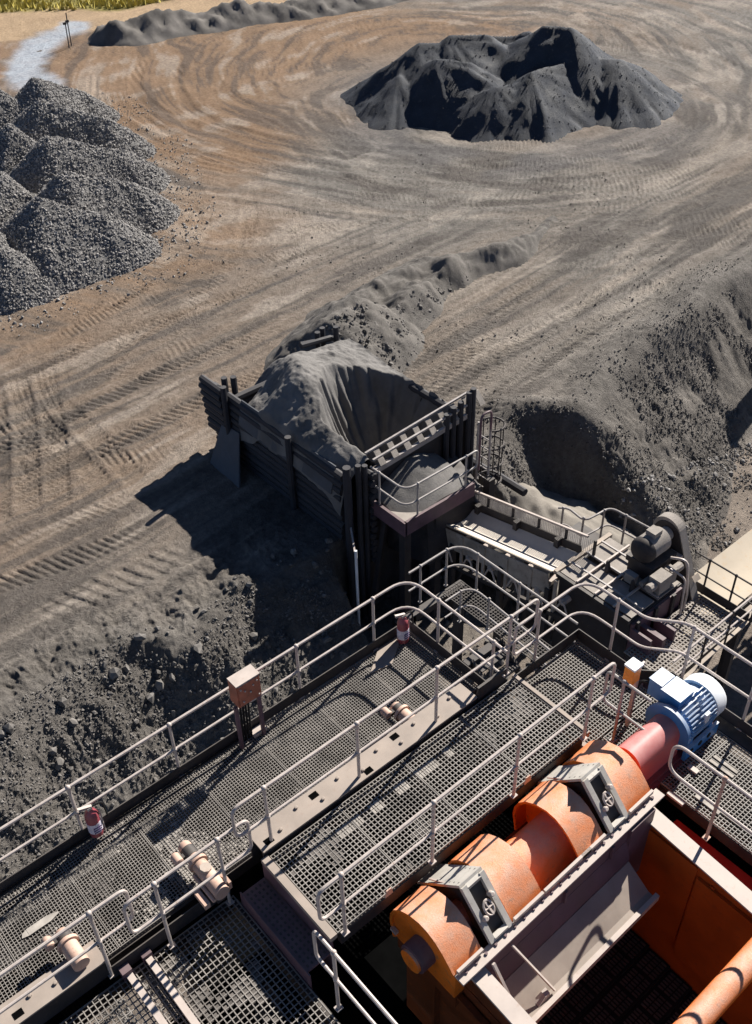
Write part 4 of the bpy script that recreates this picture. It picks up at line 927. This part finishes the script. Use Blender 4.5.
nx, ny = 170, 220
X, Y = np.meshgrid(np.linspace(HX0-.17, HX1+.02, nx), np.linspace(HY0+.02, HY1+.65, ny), indexing='ij'); x_, y_ = X.ravel(), Y.ravel()
z_ = HZ + np.maximum(binH(x_, y_), -3.4) + (fbm(x_*4, y_*4, 3, 45)-.5)*.07
i = np.arange(nx-1)[:, None]*ny; j = np.arange(ny-1)[None, :]
o = np_mesh('ore_in_bin', np.stack([x_, y_, z_], 1), np.stack([i+j, i+ny+j, i+ny+j+1, i+j+1], -1).reshape(-1, 4), M['fines'])
tag(o, 'grey ore fines heaped in the feed bin with a deep dark hollow', 'ore heap')

# platform in front of the bin
PZ = -6.0
pf = thing('bin_platform', 'small platform with a purple front beam hanging on the front of the feed bin', 'platform', (13.5, 14, PZ))
MB().box(12.12, 14.28, 13.52, 14.62, PZ-.03, PZ).build('floor_plate', M['panel'], pf)
MB().box(12.08, 14.32, 13.44, 13.51, PZ-.30, PZ+.10).build('front_beam', M['purple'], pf)
MB().box(12.04, 12.115, 13.44, 14.62, PZ-.30, PZ+.10).build('end_beam', M['purple'], pf)
for x in (12.6, 13.3, 14.1): MB().box(x, x+.08, 13.52, 14.6, PZ-.25, PZ-.035).build('joist', M['steel'], pf)
handrail('thin handrail round the small platform in front of the feed bin', [(12.12, 14.7, PZ), (12.12, 13.5, PZ), (14.22, 13.5, PZ)], [(12.12, 14.4, PZ), (12.5, 13.5, PZ), (14.05, 13.5, PZ)], 1.0, .52, he=.1, m='railgrey', r=.026, pr=.026, rad=.3, group='grey handrails of the conveyor area')
heap('gravel_spill', 'rounded pile of grey gravel spilled on the small platform below the feed bin', 'gravel pile', 12.2, 14.26, 13.56, 14.78, .05,
     lambda x, y: .62 - .55*np.maximum(np.hypot((x-13.45)*.9, (y-14.7))-.15, 0), M['fines'], zb=PZ+.06, rough=.03, rscale=5)
hp = thing('hanging_pipe', 'thin white pipe running down the front left corner of the feed bin', 'pipe', (11.0, 13.9, LZ))
MB().tube([(10.98, 13.95, LZ), (11.0, 13.97, -6.45)], .035, 8).build('pipe', M['white'], hp, True)
MB().bar((10.98, 13.98, -6.5), (11.42, 14.66, -6.4), .04, .04).build('clamp', M['rail'], hp)
# caged ladder
ld = thing('caged_ladder', 'dark caged ladder with round hoops at the right end of the feed bin platform', 'ladder', (15.25, 13.9, LZ))
for y in (13.75, 14.15): MB().tube([(15.1, y, LZ), (15.1, y, -4.85)], .03, 8).build('stile', M['railgrey'], ld, True)
rg = mesh_of(MB().tube([(0, 0, 0), (0, .4, 0)], .016, 6), 'rung', M['railgrey'], True)
for k in range(15): dup(rg, ld, (15.1, 13.75, LZ+.3+.3*k))
hoop = mesh_of(MB().tube([(.28+.30*math.cos(a), .2+.30*math.sin(a), 0) for a in np.linspace(math.pi*.83, -math.pi*.83, 15)], .026, 6), 'hoop', M['steel'], True)
for z in (-4.95, -5.5, -6.05, -6.6): dup(hoop, ld, (15.1, 13.75, z))
for a in (-1.6, -.5, .5, 1.6): MB().tube([(15.38+.29*math.cos(a), 13.95+.29*math.sin(a), -6.65), (15.38+.29*math.cos(a), 13.95+.29*math.sin(a), -4.9)], .016, 6).build('cage_bar', M['steel'], ld, True)
MB().tube(fillet([(15.1, 13.75, -4.9), (15.1, 13.75, -4.3), (14.75, 13.75, -4.3), (14.75, 13.75, -5.9)], .15, 5), .03, 8).build('grab_rail', M['purple'], ld, True)
# two pipes held at the yard edge
ep = mesh_of(MB().tube([(0, 0, 0), (.0, -1.0, 0)], .11, 8), 'edge_pipe', M['log'], True)
for k, (x, y, z) in enumerate(((15.9, 15.2, -6.95), (15.98, 14.25, -6.98))):
    t = thing('edge_pipe', ('upper' if k == 0 else 'lower')+' dark pipe laid end to end along the gully behind the caged ladder', 'pipe', (x, y, z), 'pipes laid along the gully'); dup(ep, t, (x, y, z)).name = 'tube'

# ================================================================== FEED CONVEYOR (runs toward -y, rising)
FY0, FY1 = 14.6, 10.2; fz = lambda y: -6.8 + (13.07-y)*.22
CV = thing('feed_conveyor', 'pale dusty belt conveyor carrying ore from the feed bin to the drive head', 'conveyor', (14.1, 12, LZ))
nbx = 10; vs = []; fs = []
for q in range(24):
    y = FY0+(FY1-FY0)*q/23
    for p in range(nbx+1):
        s = p/nbx*2-1; vs.append((13.93+s*.43, y, fz(y)+.12*max(0, abs(s)-.35)/.65))
fs = [(q*(nbx+1)+p, q*(nbx+1)+p+1, (q+1)*(nbx+1)+p+1, (q+1)*(nbx+1)+p) for q in range(23) for p in range(nbx)]
MB().add(vs, fs).build('belt', M['belt'], CV, True)
for xx, nm in ((13.46, 'side'), (14.40, 'side')):
    MB().hexa([(xx-.03, FY0, fz(FY0)-.32), (xx+.03, FY0, fz(FY0)-.32), (xx+.03, FY1, fz(FY1)-.32), (xx-.03, FY1, fz(FY1)-.32), (xx-.03, FY0, fz(FY0)-.2), (xx+.03, FY0, fz(FY0)-.2), (xx+.03, FY1, fz(FY1)-.2), (xx-.03, FY1, fz(FY1)-.2)][::-1]).build('stringer', M['side'], CV)
MB().bar((13.45, FY0, fz(FY0)+.13), (13.45, FY1, fz(FY1)+.13), .03, .04).build('skirt_edge', M['side'], CV)
MB().bar((13.40, 13.4, fz(13.4)-.22), (13.40, FY1, fz(FY1)-.22), .02, .56).build('skirt_plate', M['side'], CV)
MB().bar((14.42, FY0, fz(FY0)+.20), (14.42, FY1, fz(FY1)+.20), .03, .22).build('back_skirt', M['steel'], CV)
for k in range(3):
    y = 13.3-1.25*k; MB().box(14.26, 14.41, y-.06, y+.06, fz(y)+.1, fz(y)+.34).build('skirt_stay', M['steel'], CV)
for k in range(6):
    y = 13.6-.72*k
    MB().box(13.36, 13.40, y-.04, y+.04, fz(y)-.95, fz(y)+.02).build('idler_bracket', M['side'], CV)
    MB().tube([(13.38, y-.22, fz(y)-.5), (14.45, y-.22, fz(y)-.5)], .09, 8).build('return_idler', M['rim'], CV, True)
    MB().tube(fillet([(13.34, y-.1, fz(y)-.75), (13.30, y-.3, fz(y)-.3), (13.34, y-.45, fz(y)-.75)], .15, 4), .022, 6).build('cable_loop', M['rim'], CV, True)
for y in (13.2, 11.6, 10.2):
    for xx in (13.4, 14.45): MB().box(xx-.06, xx+.06, y-.06, y+.06, LZ, fz(y)-.33).build('trestle_leg', M['steel'], CV)
    MB().bar((13.4, y, fz(y)-1.9), (14.45, y, fz(y)-.5), .08, .08).build('trestle_brace', M['steel'], CV)
MB().bar((13.38, 13.7, fz(13.7)-1.0), (13.38, 9.7, fz(9.7)-1.0), .08, .12).build('lower_stringer', M['steel'], CV)
# mesh guard along its far side
G2 = thing('conveyor_guard', 'wire mesh guard with a pale top rail along the far side of the feed conveyor', 'guard rail', (14.5, 12, -6.8))
MB().bar((14.47, 13.9, fz(13.9)+.60), (14.47, 10.1, fz(10.1)+.60), .05, .05).build('top_rail', M['rim'], G2)
for k in range(6):
    y = 13.9-.8*k
    MB().box(14.45, 14.50, y-.03, y+.03, fz(y)-.4, fz(y)+.57).build('guard_post', M['steel'], G2)
    if k < 5:
        mm = MB()
        for q in range(1, 15): yy = y-.03-.74*q/15; mm.box(14.472, 14.478, yy-.003, yy+.003, fz(yy)+.1, fz(yy)+.55)
        for q in range(1, 14): zz = .1+.45*q/14; mm.bar((14.475, y-.04, fz(y-.04)+zz), (14.475, y-.77, fz(y-.77)+zz), .006, .006)
        mm.build('mesh_panel', M['railgrey'], G2)['kind'] = 'stuff'
# stepped walkway rail behind the guard
W0 = -7.0
handrail('wavy grey handrail stepping along the walkway behind the conveyor guard', [(15.18, 11.55, W0), (15.35, 11.38, W0), (15.30, 10.85, W0-.04), (15.66, 10.78, W0), (16.1, 10.75, W0), (16.2, 9.2, W0)],
         [(15.26, 11.46, W0), (15.33, 10.9, W0), (15.9, 10.76, W0), (16.13, 10.3, W0), (16.2, 9.4, W0)], 1.0, .5, m='railgrey', r=.026, pr=.026, rad=.25, group='grey handrails of the conveyor area')
wk = thing('service_walkway', 'narrow dark walkway behind the feed conveyor guard', 'walkway', (15.6, 11, W0))
MB().box(14.98, 16.15, 9.0, 11.6, W0-.06, W0).build('floor_plate', M['steel'], wk)
for x, y in ((15.1, 11.4), (16.0, 10.6), (16.0, 9.2)): MB().box(x-.06, x+.06, y-.06, y+.06, LZ, W0-.065).build('leg', M['steel'], wk)

# ================================================================== DRIVE HEAD
DH = thing('conveyor_drive', 'dark conveyor drive head with dusty cover plates on its roof', 'conveyor head', (14.6, 9.2, LZ))
dz = lambda x, y: -6.05
def roof(x0, x1, y0, y1, z, m='panel'): MB().box(x0, x1, y0, y1, z-.03, z).build('cover_plate', M[m], DH)
MB().hexa([(13.62, 8.15, -9.3), (15.3, 8.15, -9.3), (15.3, 10.08, -9.3), (13.62, 10.08, -9.3), (13.60, 8.15, -6.15), (15.35, 8.15, -6.15), (15.35, 10.08, -6.15), (13.60, 10.08, -6.15)]).build('hood', M['steel'], DH)
MB().bar((13.52, 10.16, -6.07), (15.40, 10.16, -6.07), .10, .10).build('roof_beam', M['side'], DH)
MB().bar((13.52, 10.1, -6.07), (13.52, 8.12, -6.07), .08, .10).build('roof_beam', M['steel'], DH)
for k, y in enumerate((9.64, 9.14, 8.64, 8.15)):
    dy = .45
    roof(13.62, 14.37, y, y+dy, -6.06+.01*k); roof(14.50, 15.28, y, y+dy, -6.04-.01*k)
for y in (9.62, 9.12, 8.62): MB().bar((13.56, y-.03, -5.98), (15.34, y-.03, -5.98), .04, .05).build('roof_bar', M['rim'], DH)
for x in (13.95, 14.46, 14.98): MB().bar((x, 10.08, -5.97), (x, 8.13, -5.97), .035, .04).build('roof_rod', M['railgrey'], DH)
for x, y in ((14.3, 9.35), (14.9, 9.0), (14.2, 8.6), (14.75, 8.45)): MB().hexa([(x, y, -6.03), (x+.12, y, -6.03), (x+.12, y+.1, -6.03), (x, y+.1, -6.03), (x+.02, y+.05, -5.72), (x+.08, y+.05, -5.72), (x+.08, y+.09, -5.72), (x+.02, y+.09, -5.72)]).build('lifting_lug', M['steel'], DH)
MB().box(13.60, 13.66, 7.6, 8.10, -9.0, -6.3).box(13.9, 14.02, 7.5, 8.1, -9.0, -6.4).box(14.3, 14.37, 7.5, 8.1, -9.0, -6.4).build('side_frame', M['purple'], DH)
MB().box(13.62, 15.3, 8.08, 8.145, -8.9, -6.2).build('front_plate', M['purple'], DH)
for x in (13.7, 14.3, 14.9): MB().box(x, x+.1, 8.02, 8.078, -9.2, -6.15).build('stiffener', M['steel'], DH)
mt = thing('drive_motor', 'large dark round ended motor on top of the conveyor drive head', 'motor', (14.7, 8.8, -5.5))
MB().tube_prof(Vector((14.62, 8.86, -5.28)), Vector((1, .0, 0)), [(0, .05), (.02, .20), (.10, .27), (.20, .285), (.70, .285), (.72, .18), (.95, .16)], 24).build('body', M['panel'], mt, True)
MB().tube_prof(Vector((14.57, 8.86, -5.28)), Vector((1, 0, 0)), [(0, .17), (.05, .24), (.13, .295), (.22, .30)], 24).build('end_cowl', M['steel'], mt, True)
MB().box(14.9, 15.15, 8.74, 8.98, -5.0, -4.88).build('terminal_box', M['panel'], mt)
MB().box(14.66, 15.5, 8.5, 9.2, -5.72, -5.57).box(14.70, 14.82, 8.55, 9.15, -6.0, -5.72).box(15.3, 15.42, 8.55, 9.15, -6.0, -5.72).build('mounting', M['steel'], mt)
gb = MB().box(14.5, 14.9, 8.16, 8.45, -5.98, -5.6).tube([(14.3, 8.3, -5.75), (15.4, 8.3, -5.75)], .1, 10).tube([(14.4, 8.55, -5.85), (15.3, 8.55, -5.85)], .06, 8).box(14.35, 14.5, 8.7, 8.95, -5.98, -5.75).box(14.95, 15.15, 8.2, 8.4, -5.98, -5.62)
gb.build('gearbox', M['panel'], mt)
MB().tube(fillet([(15.2, 8.45, -5.5), (15.3, 8.1, -5.4), (15.3, 7.95, -6.3), (15.2, 7.9, -7.2)], .2, 4), .03, 6).tube(fillet([(15.0, 8.3, -5.6), (15.1, 7.95, -5.7), (15.05, 7.85, -7.0)], .2, 4), .025, 6).build('cables', M['rail'], mt, True)
bgd = thing('belt_guard', 'tall rounded drive belt guard standing beside the round motor', 'belt guard', (15.55, 8.3, -6))
ct_, rt_, cb_, rb_ = (8.92, -5.30), .36, (8.04, -7.02), .20
dv = Vector((cb_[0]-ct_[0], cb_[1]-ct_[1])); an0 = math.atan2(dv.y, dv.x)
out_ = [(0, ct_[0]+rt_*math.cos(a), ct_[1]+rt_*math.sin(a)) for a in np.linspace(an0+math.pi/2+.05, an0+math.pi*1.5-.05, 16)] + [(0, cb_[0]+rb_*math.cos(a), cb_[1]+rb_*math.sin(a)) for a in np.linspace(an0-math.pi/2+.05, an0+math.pi/2-.05, 12)]
MB().prism(out_, (15.62, 0, 0), (15.84, 0, 0)).build('casing', M['panel'], bgd, False)
sc_ = lambda P, k: [(0, 8.48+(y-8.48)*k, -6.1+(z+6.1)*k) for _, y, z in P]
MB().prism(sc_(out_, .93), (15.60, 0, 0), (15.619, 0, 0)).build('back_plate', M['steel'], bgd)
MB().tube_prof(Vector((15.52, ct_[0], ct_[1])), Vector((1, 0, 0)), [(0, .12), (.08, .12)], 14).tube_prof(Vector((15.52, cb_[0], cb_[1])), Vector((1, 0, 0)), [(0, .1), (.08, .1)], 14).build('pulley_hub', M['side'], bgd)
MB().box(15.5, 15.6, 8.4, 8.7, -5.75, -5.65).box(15.5, 15.6, 8.1, 8.3, -6.5, -6.4).build('bracket', M['rim'], bgd)
MB().bar((15.73, 8.0, -6.2), (15.73, 8.1, -6.1), .22, .02).build('hinge_strap', M['side'], bgd)

# discharge walkway and second conveyor
WZ = -6.7
w2 = thing('discharge_walkway', 'lower slatted walkway beside the drive head, ending at a dark kick plate', 'walkway', (15, 7.2, WZ))
GC2 = MB()
grating(w2, 13.3, 15.92, 6.84, 8.0, WZ, .085, .87, m='panel', bw=.03)
kick(w2, [(15.96, 8.25, WZ), (15.96, 6.78, WZ)], .25)
kick(w2, [(15.96, 6.78, WZ), (13.2, 6.70, WZ)], .03, 0, 'side', .08)
beams(w2, 13.3, 15.95, 6.84, 8.0, WZ, 4)
for x, y in ((13.5, 6.9), (15.85, 6.9), (15.85, 7.9)): MB().box(x-.07, x+.07, y-.07, y+.07, LZ, WZ-.23).build('leg', M['steel'], w2)
handrail('thin dark handrail across the end of the lower walkway over the second conveyor', [(15.98, 8.3, WZ), (15.98, 6.75, WZ)], [(15.98, 7.95, WZ), (15.98, 7.3, WZ)], .98, .50, m='steel', r=.02, pr=.024, group='grey handrails of the conveyor area')
handrail('pale double handrail along the lower walkway, right of the drive head', [(15.98, 6.72, WZ), (13.0, 6.70, WZ)], [(15.95, 6.72, WZ), (15.0, 6.71, WZ), (14.1, 6.7, WZ)], .98, .50, m='rail', r=.024, pr=.024, pm='steel', group='grey handrails of the conveyor area')
C2 = thing('discharge_conveyor', 'wide tan belt conveyor running off to the right beyond the lower walkway', 'conveyor', (16, 8, LZ))
vs = []; nbx = 10
for q in range(20):
    x = 14.6+q*1.0
    for p in range(nbx+1):
        s = p/nbx*2-1; vs.append((x, 7.92+s*.62, -7.05+.02*(x-16)+.16*max(0, abs(s)-.3)/.7))
fs = [(q*(nbx+1)+p, q*(nbx+1)+p+1, (q+1)*(nbx+1)+p+1, (q+1)*(nbx+1)+p) for q in range(19) for p in range(nbx)]
MB().add(vs, fs).build('belt', M['beltw'], C2, True)
for yy in (7.27, 8.57): MB().bar((14.6, yy, -7.12), (33.5, yy, -6.75), .06, .16).build('stringer', M['steel'], C2)
for k in range(10):
    x = 16.4+1.6*k
    for yy in (7.27, 8.57): MB().box(x-.05, x+.05, yy-.05, yy+.05, LZ, -7.2+.02*(x-16)).build('trestle_leg', M['steel'], C2)
    MB().tube([(x+.3, 7.3, -7.35), (x+.3, 8.55, -7.35)], .07, 8).build('return_idler', M['side'], C2, True)
MB().bar((16.2, 7.05, -7.0), (33, 7.05, -6.65), .22, .03).build('side_tray', M['side'], C2)
# post added out of view for the bar of shadow on the lower ground
sc2 = thing('shadow_caster', 'unseen dark post added at the far right for the bar of shadow below the bank', 'column', (29.5, 14.05, LZ))
MB().box(29.3, 29.75, 13.75, 14.2, LZ-.2, LZ+3.6).build('shaft', M['steel'], sc2)
MB().box(29.2, 29.85, 13.65, 14.3, LZ+3.6, LZ+3.7).build('cap', M['steel'], sc2)

# ================================================================== LOWER STAIR LANDING BETWEEN DECK AND BIN
LZ2 = -4.9
handrail('grey handrail curving round the lower stair landing beyond the walkway end', [(9.6, 10.6, LZ2), (10.95, 10.6, LZ2), (10.95, 7.6, LZ2)], [(9.9, 10.6, LZ2), (10.6, 10.6, LZ2), (10.95, 10.1, LZ2), (10.95, 9.0, LZ2)], .95, .48, m='railgrey', r=.024, pr=.024, rad=.45, group='grey handrails of the conveyor area')
handrail('inner grey handrail of the lower stair landing', [(9.7, 9.7, LZ2), (10.35, 9.7, LZ2), (10.35, 7.4, LZ2-.2)], [(10.1, 9.7, LZ2), (10.35, 9.2, LZ2)], .80, .37, m='railgrey', r=.02, pr=.02, rad=.35, group='grey handrails of the conveyor area')
sl2 = thing('stair_landing', 'dark steel stair landing and frame below the end of the outer walkway', 'landing', (10.4, 9, LZ2))
grating(sl2, 10.4, 10.93, 7.45, 10.5, LZ2, .07, 1.0, 'y', m='steel', bw=.012)
for x, y in ((9.55, 10.5), (10.9, 10.5), (10.9, 7.5), (9.55, 8.9)): MB().box(x-.08, x+.08, y-.08, y+.08, LZ, LZ2-.065).build('leg', M['steel'], sl2)
MB().bar((9.55, 10.5, LZ2-.15), (10.9, 10.5, LZ2-.15), .16, .16).build('frame_beam', M['steel'], sl2); MB().bar((9.55, 8.9, LZ2-.15), (10.4, 8.9, LZ2-.15), .16, .16).build('frame_beam', M['steel'], sl2)
for k in range(9):
    MB().box(9.62, 10.36, 8.6-.26*k, 8.82-.26*k, LZ2-.2-.2*k, LZ2-.17-.2*k).build('stair_tread', M['steel'], sl2)
MB().bar((9.6, 8.9, LZ2-.1), (9.6, 6.4, LZ2-2.1), .05, .2).bar((10.38, 8.9, LZ2-.1), (10.38, 6.4, LZ2-2.1), .05, .2).build('stair_stringer', M['steel'], sl2)
# columns carrying the decks
for k, (x, y, zt) in enumerate(((-1.2, 6.6, -.65), (2.2, 6.6, -.65), (5.9, 6.6, -.65), (2.2, 4.6, -1.0), (7.4, 5.0, -.65), (7.4, .6, -.65), (3.0, .4, -3.1), (6.0, .4, -3.1), (3.0, 3.6, -3.1), (6.0, 3.6, -3.1))):
    t = thing('support_column', 'dark steel column carrying the walkways and screen from below', 'column', (x, y, LZ), 'steel columns under the walkways')
    MB().box(x-.1, x+.1, y-.02, y+.02, LZ-.2, zt).box(x-.1, x-.07, y-.1, y+.1, LZ-.2, zt-.002).box(x+.07, x+.1, y-.1, y+.1, LZ-.2, zt-.002).build('shaft', M['steel'], t)
    MB().box(x-.2, x+.2, y-.2, y+.2, LZ-.05, LZ+.12).build('base_plate', M['steel'], t)
